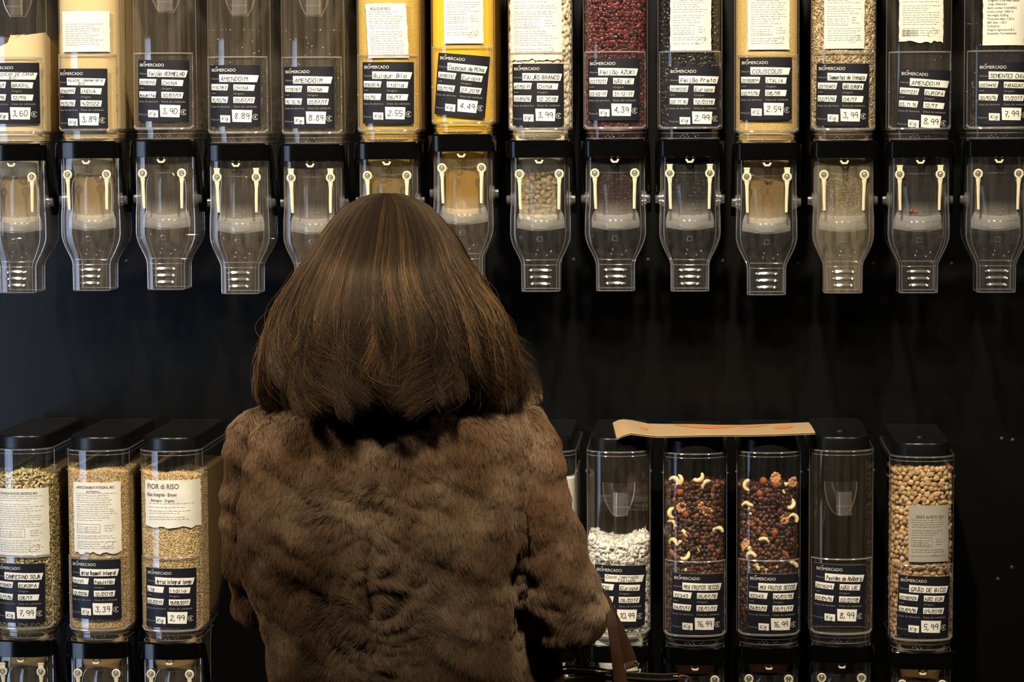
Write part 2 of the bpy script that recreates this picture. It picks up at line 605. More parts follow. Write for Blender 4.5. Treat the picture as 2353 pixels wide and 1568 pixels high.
def flap_mesh():
    b = MB()

    def ring(z, w, yb_, bulge):
        return [(w * (2 * i / 16 - 1), yb_ - bulge * math.cos(PI * (i / 16 - 0.5)), z) for i in range(17)]
    # clear chamber cover, arched at the top
    rings = []
    for j in range(12):
        t = j / 11
        z = -0.052 - 0.066 * t
        w = 0.033 * min(1.0, math.sqrt(max(0.05, 1 - (1 - min(1, t * 2.4)) ** 2)) * 0.35 + 0.65)
        rings.append(ring(z, w, 0.032, 0.014 + 0.006 * t))
    b.loft(rings, 0, False)
    b.tube(rings[0], 0.0008, 5, 2)
    for s in (0, -1):
        b.tube([r[s] for r in rings], 0.0006, 5, 2)
    # milky lip
    lip = [ring(z, w, 0.034, g) for z, w, g in ((-0.114, 0.034, 0.016), (-0.119, 0.0365, 0.022), (-0.126, 0.0385, 0.026), (-0.133, 0.0392, 0.027), (-0.1385, 0.039, 0.0265), (-0.1405, 0.0385, 0.024))]
    lip = [[(x, y, z - 0.0035 * math.cos(PI * (i / 16 - 0.5))) for i, (x, y, z) in enumerate(r)] for r in lip]
    b.loft(lip, 1, False)
    b.tube(lip[-1], 0.0009, 6, 2)
    b.tube(lip[2], 0.0006, 5, 2)
    for x, z in ((0.009, -0.110), (0.004, -0.118), (-0.002, -0.113)):
        b.ball((x, 0.0125, z), 0.0013, 3, 8, 6)
    return b.build('dosing_flap', [M['shaded'], M['lip'], M['edge'], M['knob']], link=False)


def knobs_mesh(s):
    b = MB()
    prof = [(0.041, 0.011), (0.0425, 0.0140), (0.0445, 0.0140), (0.045, 0.010), (0.0465, 0.010), (0.047, 0.0115), (0.0495, 0.0115), (0.050, 0.009), (0.0515, 0.009), (0.0560, 0.0085), (0.0568, 0.006), (0.0570, 0.001)]
    rings = [[(s * x, 0.046 + r * math.cos(2 * PI * i / 18), -0.094 + r * math.sin(2 * PI * i / 18)) for i in range(18)] for x, r in prof]
    b.loft(rings, 0, True, True, True)
    b.ball((s * 0.0545, 0.046, -0.080), 0.0024, 0, 10, 8)
    return b.build('pivot_knob', M['knob'], link=False)


def band_mesh(s, tab):
    b = MB()
    x0, z0 = s * 0.0322, -0.053
    n = 18
    b.tube([(x0 + 0.0060 * math.cos(2 * PI * i / n), -0.0005, z0 + 0.0064 * math.sin(2 * PI * i / n)) for i in range(n)], 0.0017, 8, 0, True)
    # flat strap, pinched under the ring and twisted half a turn
    rings = []
    for j in range(13):
        t = j / 12
        z = z0 - 0.0070 - 0.050 * t
        w = 0.0040 - 0.0014 * min(1, t * 5)
        tw = 0.9 * PI * max(0, (t - 0.35)) / 0.65
        x = x0 + s * (-0.0012 * t)
        y = -0.0005 + 0.0035 * t
        ring_ = []
        for q in range(8):
            a = 2 * PI * q / 8
            lx, ly = w * math.cos(a), 0.0013 * math.sin(a)
            ring_.append((x + lx * math.cos(tw * 0.25) - ly * math.sin(tw * 0.25), y + lx * math.sin(tw) * 0.35 + ly, z))
        rings.append(ring_)
    b.loft(rings, 0, True, True, True)
    if tab:
        b.box((x0 - 0.0042, -0.002, z0 + 0.0068), (x0 + 0.0042, 0.001, z0 + 0.0135), 0)
        b.box((x0 - 0.0048, -0.0026, z0 + 0.0128), (x0 + 0.0048, 0.0012, z0 + 0.0152), 0)
    b.ball((x0, -0.001, z0), 0.0042, 1, 12, 8, (0.9, 0.9, 1.25))
    return b.build('rubber_band', [M['rubber'], M['knob']], link=False)


def hook_mesh():
    b = MB()
    b.tube([(-0.0052, -0.004, -0.024), (-0.0052, -0.007, -0.031), (-0.003, -0.0085, -0.0345), (0.0035, -0.0085, -0.0345), (0.0055, -0.007, -0.031), (0.0055, -0.004, -0.024)], 0.0019, 8, 0)
    b.tube([(0.0088, 0.001, -0.024), (0.0086, 0.001, -0.0295)], 0.0008, 6, 0)
    return b.build('catch_hook', M['rubber'], link=False)


PM = dict(hopper=hopper_mesh(), plate=baffle_mesh(), lid=lid_mesh(), latch=latch_mesh(), holder=holder_mesh(), handle=handle_mesh(), housing=housing_mesh(), flap=flap_mesh(), hook=hook_mesh())
PM['knob'] = {s: knobs_mesh(s) for s in (-1, 1)}
PM['band'] = {(s, t): band_mesh(s, t) for s in (-1, 1) for t in (False, True)}
PM['hopper2'], PM['hopper1'], PM['housing2'] = PM['hopper'].copy(), PM['hopper'].copy(), PM['housing'].copy()
PM['hopper2'].materials[0] = M['clear2']
PM['hopper1'].materials[0] = M['clear1']
PM['housing2'].materials[0] = M['shell2']
dusty_me = PM['housing'].copy()
dusty_me.materials[0] = M['dusty']

# ------------------------------------------------------------------ lettering
G = {
 'A': '022842 1434', 'B': '02082837362505 25443302', 'C': '4738180504123243', 'D': '02082846442202', 'E': '42020848 0535', 'F': '020848 0535',
 'G': '473818060412324424', 'H': '0208 4248 0545', 'I': '2228', 'J': '4843321203', 'K': '0208 480542', 'L': '080242', 'M': '0208254842', 'N': '02084248',
 'O': '183846443212040618', 'P': '02082837362505', 'Q': '183846443212040618 2442', 'R': '02082837362505 2542', 'S': '47381807163544331203', 'T': '0848 2822',
 'U': '080312324348', 'V': '082248', 'W': '0812253248', 'X': '0842 0248', 'Y': '082548 2522', 'Z': '08480242',
 '0': '183846443212040618', '1': '072822', '2': '071838470242', '3': '07183837253543321203', '4': '32380444', '5': '48080535443212', '6': '3807041232443505',
 '7': '084822 1535', '8': '1838471504123243350718', '9': '4638180615354642',
 'a': '4616041222444642', 'b': '08023244361605', 'c': '461604123243', 'd': '4842 443616041232', 'e': '0444361604123243', 'f': '482822 1636', 'g': '4616041333464010',
 'h': '0802 05163642', 'i': '2622 2728', 'j': '262110 2728', 'k': '0802 460442', 'l': '2822', 'm': '0602 05162522 25364642', 'n': '0602 05163642', 'o': '16364432120416',
 'p': '0600 05163644321203', 'q': '4616041232 4640', 'r': '0602 051636', 's': '46160534433202', 't': '282332 1636', 'u': '06031232434642', 'v': '062246', 'w': '0612253246',
 'x': '0642 0246', 'y': '0623 4610', 'z': '06460242', ',': '2311', '.': '2223', '/': '0149', '-': '1535',
}
for k_, base, ex in (('Ç', 'C', '2220'), ('Ã', 'A', '093949'), ('ã', 'a', '0848'), ('ç', 'c', '2220'), ('á', 'a', '2839'), ('ó', 'o', '2839'), ('ú', 'u', '2839'), ('é', 'e', '2839'), ('í', 'i', '2839')):
    G[k_] = G[base] + ' ' + ex


def stroke_text(s, h, seed=0, slant=0.14, jit=0.35):
    """handwriting: polylines in (x, z), baseline 0, capitals h high; and the total width"""
    rd = random.Random(seed)
    u = h / 6.0
    x = 0.0
    lines = []
    for ch in s:
        if ch == ' ':
            x += 3.6 * u
            continue
        g = G.get(ch)
        if g is None:
            x += 3 * u
            continue
        sx = (0.80 + 0.22 * rd.random())
        dz = (rd.random() - 0.5) * 0.6 * u
        narrow = ch in '1IilJ,./-'
        for st in g.split():
            pts = []
            for i in range(0, len(st) - 1, 2):
                gx, gz = int(st[i]), int(st[i + 1]) - 2
                if narrow and ch in 'Iil,.':
                    gx -= 1
                gx += (rd.random() - 0.5) * jit
                gz += (rd.random() - 0.5) * jit
                pts.append((x + (gx * sx + gz * slant) * u, gz * u + dz))
            lines.append(pts)
        x += ((2.6 if narrow else 4.0) * sx + 1.3) * u
    return lines, x


def ribbon(mbx, lines, w, fn, mi=0):
    """thin pen strokes laid on a surface; fn(x, z) -> point"""
    for pts0 in lines:
        pts = [pts0[0]]
        for a, c in zip(pts0, pts0[1:]):          # long rules follow the curve of the bin
            k = max(1, int(math.hypot(c[0] - a[0], c[1] - a[1]) / 0.003))
            pts += [(a[0] + (c[0] - a[0]) * i / k, a[1] + (c[1] - a[1]) * i / k) for i in range(1, k + 1)]
        for (x0, z0), (x1, z1) in zip(pts, pts[1:]):
            dx, dz = x1 - x0, z1 - z0
            l = math.hypot(dx, dz) or 1e-9
            ex, ez = dx / l * w * 0.4, dz / l * w * 0.4
            nx, nz = -dz / l * w / 2, dx / l * w / 2
            q = [(x0 - ex - nx, z0 - ez - nz), (x1 + ex - nx, z1 + ez - nz), (x1 + ex + nx, z1 + ez + nz), (x0 - ex + nx, z0 - ez + nz)]
            mbx.add([fn(a, c) for a, c in q], [(0, 1, 2, 3)], mi)


_txt = {}


def font_poly(s, size, bold=0.0):
    """flat printed letters: (verts 2-D, faces, width)"""
    key = (s, size, bold)
    if key in _txt:
        return _txt[key]
    cu = bpy.data.curves.new('lettering', 'FONT')
    cu.body = s
    cu.size = size
    cu.resolution_u = 3
    cu.offset = bold * size
    o = bpy.data.objects.new('lettering', cu)
    C.objects.link(o)
    dg = bpy.context.evaluated_depsgraph_get()
    dg.update()
    me = bpy.data.meshes.new_from_object(o.evaluated_get(dg))
    vs = [(v.co.x, v.co.y) for v in me.vertices]
    fs = [tuple(p.vertices) for p in me.polygons]
    bpy.data.objects.remove(o)
    bpy.data.curves.remove(cu)
    bpy.data.meshes.remove(me)
    w = max([v[0] for v in vs], default=0)
    _txt[key] = (vs, fs, w)
    return _txt[key]


def print_text(mbx, s, x, z, fn, mi=0, size=0.004, width=None, bold=0.0, rot=0.0):
    vs, fs, w = font_poly(s, size, bold)
    k = (width / w) if width and w else 1.0
    c_, s_ = math.cos(rot), math.sin(rot)
    P = [(x + (a * k * c_ - b * s_), z + (a * k * s_ + b * c_)) for a, b in vs]
    mbx.add([fn(*q) for q in P], fs, mi)


def squiggle_lines(x0, x1, z, rd, h):
    """words too small to read: wavering strokes"""
    out = []
    x = x0
    while x < x1 - 0.002:
        w = min(x1 - x, 0.002 + rd.random() * 0.006)
        n = max(2, int(w / 0.0011))
        out.append([(x + w * i / n, z + h * (rd.random() if i % 2 else rd.random() * 0.35)) for i in range(n + 1)])
        x += w + 0.0016
    return out


CW, CH = 0.0832, 0.0993          # a price card


def card_parts(root, x0, z1, rot, T, seed, w_scale=1.0, shared={}):
    """navy price card with top-left corner (x0, z1) in the dispenser's own metres"""
    name, lot, org, opn, val, unit, price = T
    c_, s_ = math.cos(rot), math.sin(rot)

    def place(off):
        def fn(u, v):
            lx, lz = u * CW * w_scale, -v * CH
            x = x0 + lx * c_ - lz * s_
            z = z1 + lx * s_ + lz * c_
            return (x, hx(x) - off, z)
        return fn
    b = MB()
    nx = 36
    f0, f1 = place(0.0004), place(0.0012)
    front = [[f1(i / nx, v) for i in range(nx + 1)] for v in (0, 0.5, 1)]
    back = [[f0(i / nx, v) for i in range(nx + 1)] for v in (1, 0.5, 0)]
    per = lambda R_: R_
    b.loft(front, 0, False)
    b.loft(back, 0, False)
    b.loft([front[0], back[2]], 1, False)
    b.loft([back[0], front[2]], 1, False)
    b.loft([[r[0] for r in front], [r[0] for r in reversed(back)]], 1, False)
    b.loft([[r[-1] for r in reversed(back)], [r[-1] for r in front]], 1, False)
    card = b.build('price_card', [M['navy'], M['print']], root, smooth=0)
    # white writing fields
    fn = place(0.00155)
    b = MB()
    fields = [((.20, .15), (.97, .165), (.935, .277), (.205, .272)), ((.026, .305), (.39, .312), (.365, .412), (.03, .405)), ((.49, .315), (.90, .322), (.88, .42), (.492, .41)),
              ((.026, .51), (.385, .515), (.362, .616), (.028, .608)), ((.485, .517), (.90, .522), (.877, .62), (.487, .616)), ((.215, .815), (.42, .82), (.42, .935), (.22, .93)), ((.455, .727), (.845, .733), (.828, .93), (.465, .924))]
    for q in fields:
        tl, tr, br, bl = [Vector(p) for p in q]
        n = 20
        top = [tl.lerp(tr, i / n) for i in range(n + 1)]
        bot = [bl.lerp(br, i / n) for i in range(n + 1)]
        b.loft([[fn(*p) for p in top], [fn(*p) for p in bot]], 0, False)
    tag(b.build('writing_field', M['paper'], card, smooth=0), kind='stuff')
    # printed words
    fn2 = place(0.0016)
    b = MB()
    g = lambda x, z: fn2(x / CW, -z / CH)
    Lx, Lz = lambda u: u * CW, lambda v: -v * CH
    print_text(b, 'BIOMERCADO', Lx(.035), Lz(.105), g, 0, 0.0068, 0.50 * CW, 0.0)
    ribbon(b, [[(Lx(.133), Lz(.034)), (Lx(.143), Lz(.041)), (Lx(.153), Lz(.037)), (Lx(.160), Lz(.026))]], 0.0007, g, 0)
    for s, u, v, w in (('Nome', .03, .235, .16), ('Lote', .03, .468, .09), ('Origem', .49, .478, .20), ('Data de abertura', .02, .69, .40), ('Data de validade', .49, .69, .44), ('Preço por', .02, .90, .185)):
        print_text(b, s, Lx(u), Lz(v), g, 1, 0.0042, w * CW, 0.0)
    cx, cz, r = Lx(.905), Lz(.845), 0.0043
    ribbon(b, [[(cx + r * math.cos(a * PI / 10), cz + r * math.sin(a * PI / 10)) for a in range(2, 19)]], 0.0006, g, 0)
    print_text(b, '€', cx - 0.0022, cz - 0.0022, g, 0, 0.0062, None, 0.0)
    tag(b.build('card_print', [M['print'], M['smallprint']], card, smooth=0), kind='stuff')
    # handwriting
    b = MB()
    fn3 = place(0.0019)
    g3 = lambda x, z: fn3(x / CW, -z / CH)

    def write(s, u0, u1, v, h, wd, sd):
        ls, w = stroke_text(s, h, sd)
        k = min(1.15, (u1 - u0) * CW / max(w, 1e-6))
        ls = [[(Lx(u0) + x * k, Lz(v) + z) for x, z in l] for l in ls]
        ribbon(b, ls, wd, g3, 0)
    nm = name.split('\n')
    if len(nm) == 1:
        write(nm[0], .235, .92, .255, 0.0062, 0.0009, seed)
    else:
        write(nm[0], .225, .92, .212, 0.0046, 0.00062, seed)
        write(nm[1], .45, .92, .266, 0.0044, 0.0006, seed + 5)
    write(lot, .04, .355, .395, 0.0048, 0.00075, seed + 1)
    write(org, .51, .87, .40, 0.0052, 0.0008, seed + 2)
    write(opn, .04, .355, .598, 0.0050, 0.0008, seed + 3)
    write(val, .51, .865, .602, 0.0052, 0.0008, seed + 4)
    write(unit, .25, .40, .905, 0.0058, 0.0007, seed + 6)
    write(price, .51, .80, .872, 0.0085, 0.00095, seed + 7)
    tag(b.build('handwriting', M['ink'], card, smooth=0), kind='stuff')
    return card


def slip_part(root, x0, x1, z0, z1, seed, head=(), style='paper', off=0.0022, tilt=0.0, torn=False, barcode=False, crumple=0.0011, material=None, table=True, lines=14, logo=True, plain_top=0.0, foilside=None):
    rd = random.Random(seed)
    nx, nz = 14, 16

    def wav(x, z):
        return crumple * noise.noise(Vector((x * 40 + seed * 3, z * 40, seed)))

    def fn_off(o):
        def f(x, z):
            xx = x + tilt * (z - z1)
            return (xx, bow(min(max(xx, -0.0505), 0.0505)) - off - o + wav(x, z), z)
        return f
    f = fn_off(0)
    b = MB()
    rows = []
    for j in range(nz + 1):
        t = j / nz
        row = []
        for i in range(nx + 1):
            s = i / nx
            z = z1 + (z0 - z1) * t
            if j == nz and torn:
                z += (rd.random() - 0.3) * 0.005
            if j == 0 and torn:
                z += (rd.random() - 0.5) * 0.0015
            x = x0 + (x1 - x0) * s
            if i in (0, nx):
                x += (rd.random() - 0.5) * 0.0010
            row.append(f(x, z))
        rows.append(row)
    b.loft(rows, 0, False)
    back = [[(p[0], p[1] + 0.0007, p[2]) for p in r] for r in rows]
    b.loft(list(reversed(back)), 0, False)
    b.loft([back[0], rows[0]], 0, False)
    b.loft([rows[-1], back[-1]], 0, False)
    b.loft([[r[0] for r in rows], [r[0] for r in back]], 0, False)
    b.loft([[r[-1] for r in back], [r[-1] for r in rows]], 0, False)
    slip = b.build('product_slip', material or M['slip'], root, smooth=60)
    if foilside:
        fb = MB()
        ff = fn_off(-0.0006)
        a0, a1, c0, c1 = foilside
        rws = [[ff(a0 + (a1 - a0) * i / 8 + 0.0006 * math.sin(j * 2.1), c1 + (c0 - c1) * j / 8) for i in range(9)] for j in range(9)]
        rws2 = [[(p[0], p[1] + 0.0004 + 0.0008 * noise.noise(Vector((p[0] * 90, p[2] * 90, seed))), p[2]) for p in r] for r in rws]
        fb.loft(rws2, 0, False)
        fb.build('foil_backing', M['foil'], slip, smooth=60)
    b = MB()
    fp = fn_off(0.0005)
    wdt = x1 - x0
    z = z1 - 0.006 - plain_top
    for s, size, wfrac, u in head:
        print_text(b, s, x0 + u * wdt, z - size * 0.7, fp, 0, size, wfrac * wdt, 0.01)
        z -= size * 1.25
    k = 0
    zb = z0 + 0.008
    tz = z0 + (z1 - z0) * 0.36
    while z > zb and k < lines:
        if table and abs(z - tz) < 0.009:
            w1 = wdt * 0.5
            ribbon(b, [[(x0 + 0.08 * wdt, z), (x0 + 0.08 * wdt + w1, z)], [(x0 + 0.08 * wdt, z - 0.014), (x0 + 0.08 * wdt + w1, z - 0.014)], [(x0 + 0.08 * wdt, z), (x0 + 0.08 * wdt, z - 0.014)], [(x0 + 0.08 * wdt + w1, z), (x0 + 0.08 * wdt + w1, z - 0.014)], [(x0 + 0.3 * wdt, z - 0.004), (x0 + 0.3 * wdt, z - 0.014)]], 0.0004, fp, 0)
            for q in range(3):
                ribbon(b, squiggle_lines(x0 + 0.11 * wdt, x0 + 0.08 * wdt + w1 * 0.9, z - 0.005 - q * 0.0034, rd, 0.0013), 0.0004, fp, 0)
                ribbon(b, squiggle_lines(x0 + 0.68 * wdt, x0 + (0.80 + 0.1 * rd.random()) * wdt, z - 0.003 - q * 0.0042, rd, 0.0014), 0.00045, fp, 0)
            z -= 0.020
            k += 5
            continue
        e = x1 - (0.08 + 0.3 * rd.random() ** 2) * wdt
        ribbon(b, squiggle_lines(x0 + 0.08 * wdt, e, z, rd, 0.0014), 0.00042, fp, 0)
        z -= 0.0037 if rd.random() < 0.85 else 0.0062
        k += 1
    if barcode:
        xx = x0 + 0.07 * wdt
        while xx < x0 + 0.40 * wdt:
            w = 0.0004 + rd.random() * 0.0009
            b.add([fp(xx, z0 + 0.010), fp(xx + w, z0 + 0.010), fp(xx + w, z0 + 0.021), fp(xx, z0 + 0.021)], [(0, 1, 2, 3)], 0)
            xx += w + 0.0005 + rd.random() * 0.0009
    if logo:                                   # small ring of dots in the lower corner
        cx, cz = x0 + 0.75 * wdt, z0 + 0.015
        for q in range(12):
            a = 2 * PI * q / 12
            px_, pz_ = cx + 0.0075 * math.cos(a), cz + 0.0045 * math.sin(a) + 0.003 * math.cos(a)
            ribbon(b, [[(px_ - 0.0004, pz_), (px_ + 0.0004, pz_)]], 0.0008, fp, 0)
    if b.v:
        tag(b.build('slip_print', M['greyprint'], slip, smooth=0), kind='stuff')
    return slip


# ------------------------------------------------------------------ what is in the bins
def fill_mesh(name, top, material, inset=0.0022, bottom=0.006, throat=True, nz=14):
    """solid body of loose goods that fills a hopper up to top(x, y)"""
    a, bb = A - inset, B - inset * 0.5
    b = MB()
    ring0 = section(0.0445, 0.006, 0.034, 0.11, bottom, 2.15)
    n = len(ring0)
    rings = [ring0, section(0.0445, 0.006, 0.034, 0.115, 0.0185, 2.15)]
    for j in range(1, nz + 1):
        t = j / nz
        ring = []
        for i in range(n):
            sx = ring0[i][0] / 0.0445
            base = section(a, inset, bb, hop_back(0.05 + 0.2 * t) - inset, 0)[i]
            zt = top(base[0], base[1])
            z = 0.0215 + (zt - 0.0215) * ((j - 1) / (nz - 1))
            yb = hop_back(z) - inset
            p = section(a, inset, bb, yb, z)[i]
            ring.append(p)
        rings.append(ring)
    b.loft(rings, 0, True, True, False)
    # top skin, shrinking to the middle
    last = rings[-1]
    cx = 0.0
    cy = sum(p[1] for p in last) / n
    prev = last
    tops = [last]
    for k in range(1, 8):
        q = 1 - k / 8
        tops.append([(p[0] * q, cy + (p[1] - cy) * q, top(p[0] * q, cy + (p[1] - cy) * q)) for p in last])
    b.loft(tops, 0, True, False, True)
    if throat:
        rings = []
        for z, w, y0, y1 in ((0.010, 0.040, 0.012, 0.095), (-0.03, 0.036, 0.028, 0.09), (-0.05, 0.030, 0.030, 0.08), (-0.10, 0.030, 0.029, 0.075), (-0.112, 0.030, 0.029, 0.07), (-0.126, 0.028, 0.030, 0.066), (-0.133, 0.018, 0.033, 0.06)):
            rings.append(section(w, y0, 0.010, y1, z, 2.4))
        b.loft(rings, 0, True, True, True)
    return b


def ico(sub=1):
    bm = bmesh.new()
    bmesh.ops.create_icosphere(bm, subdivisions=sub, radius=1.0)
    v = np.array([p.co[:] for p in bm.verts])
    f = np.array([[q.index for q in fc.verts] for fc in bm.faces])
    bm.free()
    return v, f


ICO1, ICO2 = ico(1), ico(2)


def spindle(n=5):
    v = [(-1, 0, 0)] + [(x, r * math.cos(2 * PI * i / n), r * math.sin(2 * PI * i / n)) for x, r in ((-0.5, 0.85), (0.5, 0.85)) for i in range(n)] + [(1, 0, 0)]
    f = []
    for i in range(n):
        j = (i + 1) % n
        f += [(0, 1 + j, 1 + i), (1 + i, 1 + j, 1 + n + j), (1 + i, 1 + n + j, 1 + n + i), (1 + n + i, 1 + n + j, 1 + 2 * n)]
    return np.array(v, float), np.array(f)


SPIN = spindle()


def bean_base():
    v, f = ICO2
    v = v.copy()
    v[:, 2] -= 0.22 * np.exp(-(v[:, 0] / 0.45) ** 2) * (v[:, 2] > 0) - 0.16 * v[:, 0] ** 2
    return v, f


def pea_base():
    v, f = ICO2
    v = v.copy()
    k = v[:, 0] > 0.8
    v[k, 0] *= 1.28
    v *= (1 + 0.07 * np.sin(v[:, [1]] * 5 + v[:, [2]] * 4))
    return v, f


def flake_base():
    v, f = ICO1
    v = v * np.array([1, 0.8, 0.20])
    v[:, 2] += 0.22 * v[:, 0] ** 2 + 0.15 * v[:, 1]
    return v, f


def raisin_base():
    v, f = ICO2
    v = v * (1 + 0.30 * np.sin(v[:, [0]] * 7 + 1) * np.sin(v[:, [1]] * 6 + v[:, [2]] * 5))
    return v, f


BASES = dict(bean=bean_base(), pea=pea_base(), seed=SPIN, rice=SPIN, flake=flake_base(), raisin=raisin_base(), ball=ICO1)


def rand_rot(n, flat_n=None, tilt=0.35):
    """random turn in the surface plane (normal flat_n), wobbled"""
    a = RNG.random(n) * 2 * PI
    nrm = flat_n + RNG.normal(0, tilt, (n, 3))
    nrm /= np.linalg.norm(nrm, axis=1, keepdims=True)
    ref = np.tile([0, 0, 1.0], (n, 1))
    t = np.cross(ref, nrm)
    t /= np.maximum(np.linalg.norm(t, axis=1, keepdims=True), 1e-6)
    bt = np.cross(nrm, t)
    ca, sa = np.cos(a)[:, None], np.sin(a)[:, None]
    X = t * ca + bt * sa
    Yv = -t * sa + bt * ca
    return np.stack([X, Yv, nrm], axis=2)      # columns


def batch(base, pos, rot, scale, col):
    v, f = base
    n, k = len(pos), len(v)
    V = np.einsum('nij,nkj->nki', rot, v[None] * scale[:, None, :]) + pos[:, None, :]
    # nothing pokes through the plastic: grains press flat against it
    x = np.clip(V[..., 0], -A + 0.0009, A - 0.0009)
    V[..., 0] = x
    q = np.minimum(np.abs(x) / A, 0.9999)
    V[..., 1] = np.maximum(V[..., 1], B * (1 - (1 - q ** 2.15) ** (1 / 2.15)) + 0.0012)
    lowz = V[..., 2] < 0.0
    V[..., 2] = np.where((V[..., 2] > 0) & (V[..., 2] < 0.0215), 0.0215, V[..., 2])
    tt = np.clip((-0.052 - V[..., 2]) / 0.066, 0, 1)
    wf = 0.033 * np.minimum(1, np.sqrt(np.maximum(0.05, 1 - (1 - np.minimum(1, tt * 2.4)) ** 2)) * 0.35 + 0.65)
    cov = 0.0328 - (0.014 + 0.006 * tt) * np.cos(np.clip(x / (wf * 0.96), -1, 1) * PI / 2)
    V[..., 1] = np.where(lowz, np.maximum(V[..., 1], cov + 0.0016), V[..., 1])
    Fc = (f[None] + (np.arange(n) * k)[:, None, None]).reshape(-1, f.shape[1])
    T = np.repeat(np.concatenate([col, np.ones((n, 1))], 1), k, axis=0)
    return V.reshape(-1, 3), Fc, T


def path_pts(a=A, b=B, ydeep=0.10):
    P = [p[:2] for p in section(a, 0, b, 0.3, 0)[:NF + 1]]
    P = [(-a, ydeep)] + P + [(a, ydeep)]
    P = np.array(P)
    d = np.r_[0, np.cumsum(np.hypot(*np.diff(P, axis=0).T))]
    return P, d


def grain_layer(base, size, spacing, z0, z1fn, inset, cols, colvar=0.12, tilt=0.35, ydeep=0.09, keep=1.0, szvar=0.12):
    P, d = path_pts(A - inset, B - inset * 0.4, ydeep)
    tot = d[-1]
    pos, nr = [], []
    s = RNG.random() * spacing
    row = 0
    z = z0
    while z < 0.34:
        s = (row % 2) * spacing * 0.5
        while s < tot:
            ss = min(max(s + RNG.normal(0, spacing * 0.18), 0), tot - 1e-6)
            i = int(np.searchsorted(d, ss) - 1)
            i = max(0, min(i, len(d) - 2))
            t = (ss - d[i]) / max(d[i + 1] - d[i], 1e-9)
            p = P[i] * (1 - t) + P[i + 1] * t
            tg = P[i + 1] - P[i]
            tg = tg / np.linalg.norm(tg)
            zz = z + RNG.normal(0, spacing * 0.18)
            y = p[1] + inset * 0.6
            if zz < z1fn(p[0], y) and RNG.random() < keep:
                pos.append((p[0], y, zz))
                nr.append((tg[1], -tg[0], 0))
            s += spacing
        z += spacing * 0.87
        row += 1
    n = len(pos)
    pos, nr = np.array(pos), np.array(nr)
    pos += nr * RNG.normal(0, spacing * 0.10, (n, 1))
    sz = np.array(size)[None] * (1 + RNG.normal(0, szvar, (n, 1)))
    cols = np.array(cols)
    c = cols[RNG.integers(0, len(cols), n)] * (1 + RNG.normal(0, colvar, (n, 1)))
    return batch(BASES[base], pos, rand_rot(n, nr, tilt), sz, np.clip(c, 0, 1))


def top_layer(base, size, spacing, topfn, cols, colvar=0.12, tilt=0.6, depth=0.12):
    pos = []
    y = 0.008
    while y < depth:
        x = -A + 0.004
        while x < A - 0.004:
            xx, yy = x + RNG.normal(0, spacing * 0.2), y + RNG.normal(0, spacing * 0.2)
            if abs(xx) < A - 0.004 and yy > bow(xx) + 0.003:
                pos.append((xx, yy, topfn(xx, yy) + RNG.normal(0, spacing * 0.12)))
            x += spacing
        y += spacing * 0.9
    n = len(pos)
    pos = np.array(pos)
    nr = np.tile([0, -0.2, 1.0], (n, 1))
    sz = np.array(size)[None] * (1 + RNG.normal(0, 0.12, (n, 1)))
    cols = np.array(cols)
    c = cols[RNG.integers(0, len(cols), n)] * (1 + RNG.normal(0, colvar, (n, 1)))
    return batch(BASES[base], pos, rand_rot(n, nr, tilt), sz, np.clip(c, 0, 1))


def throat_layer(base, size, spacing, cols, colvar=0.12):
    pos = []
    z = -0.052
    while z > -0.124:
        x = -0.030
        while x < 0.031:
            xx, zz = x + RNG.normal(0, spacing * 0.15), z + RNG.normal(0, spacing * 0.15)
            pos.append((xx, 0.0275 + 0.008 * abs(xx / 0.031) ** 2.4, zz))
            x += spacing
        z -= spacing * 0.88
    n = len(pos)
    pos = np.array(pos)
    nr = np.tile([0, -1.0, 0.1], (n, 1))
    sz = np.array(size)[None] * (1 + RNG.normal(0, 0.12, (n, 1)))
    cols = np.array(cols)
    c = cols[RNG.integers(0, len(cols), n)] * (1 + RNG.normal(0, colvar, (n, 1)))
    return batch(BASES[base], pos, rand_rot(n, nr, 0.35), sz, np.clip(c, 0, 1))


def goods(name, origin, top, batches, core=None, corecol=None, coreinset=0.006, material='grain', label='', cat='', throat=True):
    """loose goods as one stuff object: solid heart plus the grains one sees"""
    b = fill_mesh(name, top, None, inset=coreinset, throat=throat)
    tris = []
    cv = np.array(b.v)
    for q in b.f:
        for i in range(1, len(q) - 1):
            tris.append((q[0], q[i], q[i + 1]))
    cf = np.array(tris)
    V, Fs, T, MI = [cv], [cf], [np.tile([*corecol, 1.0], (len(cv), 1))], [np.zeros(len(cf), int)]
    base = len(cv)
    for v, f, t in batches:
        V.append(v)
        Fs.append(f + base)
        T.append(t)
        MI.append(np.ones(len(f), int))
        base += len(v)
    me = np_mesh(name, np.concatenate(V), np.concatenate(Fs), [core or M['grain'], M[material]], np.concatenate(MI), np.concatenate(T))
    o = put(name, me)
    o.location = origin
    return tag(o, label, cat, kind='stuff')


def plain_goods(name, origin, top, material, label, cat, throat=True):
    b = fill_mesh(name, top, material, throat=throat, nz=18)
    o = b.build(name, material, smooth=50)
    o.location = origin
    return tag(o, label, cat, kind='stuff')


def lin(*c):
    return [rgb(*x)[:3] for x in c]


def flat_top(z, amp=0.003, fr=60):
    return lambda x, y: z + amp * noise.noise(Vector((x * fr, y * fr, z * 10))) + 0.0 * x


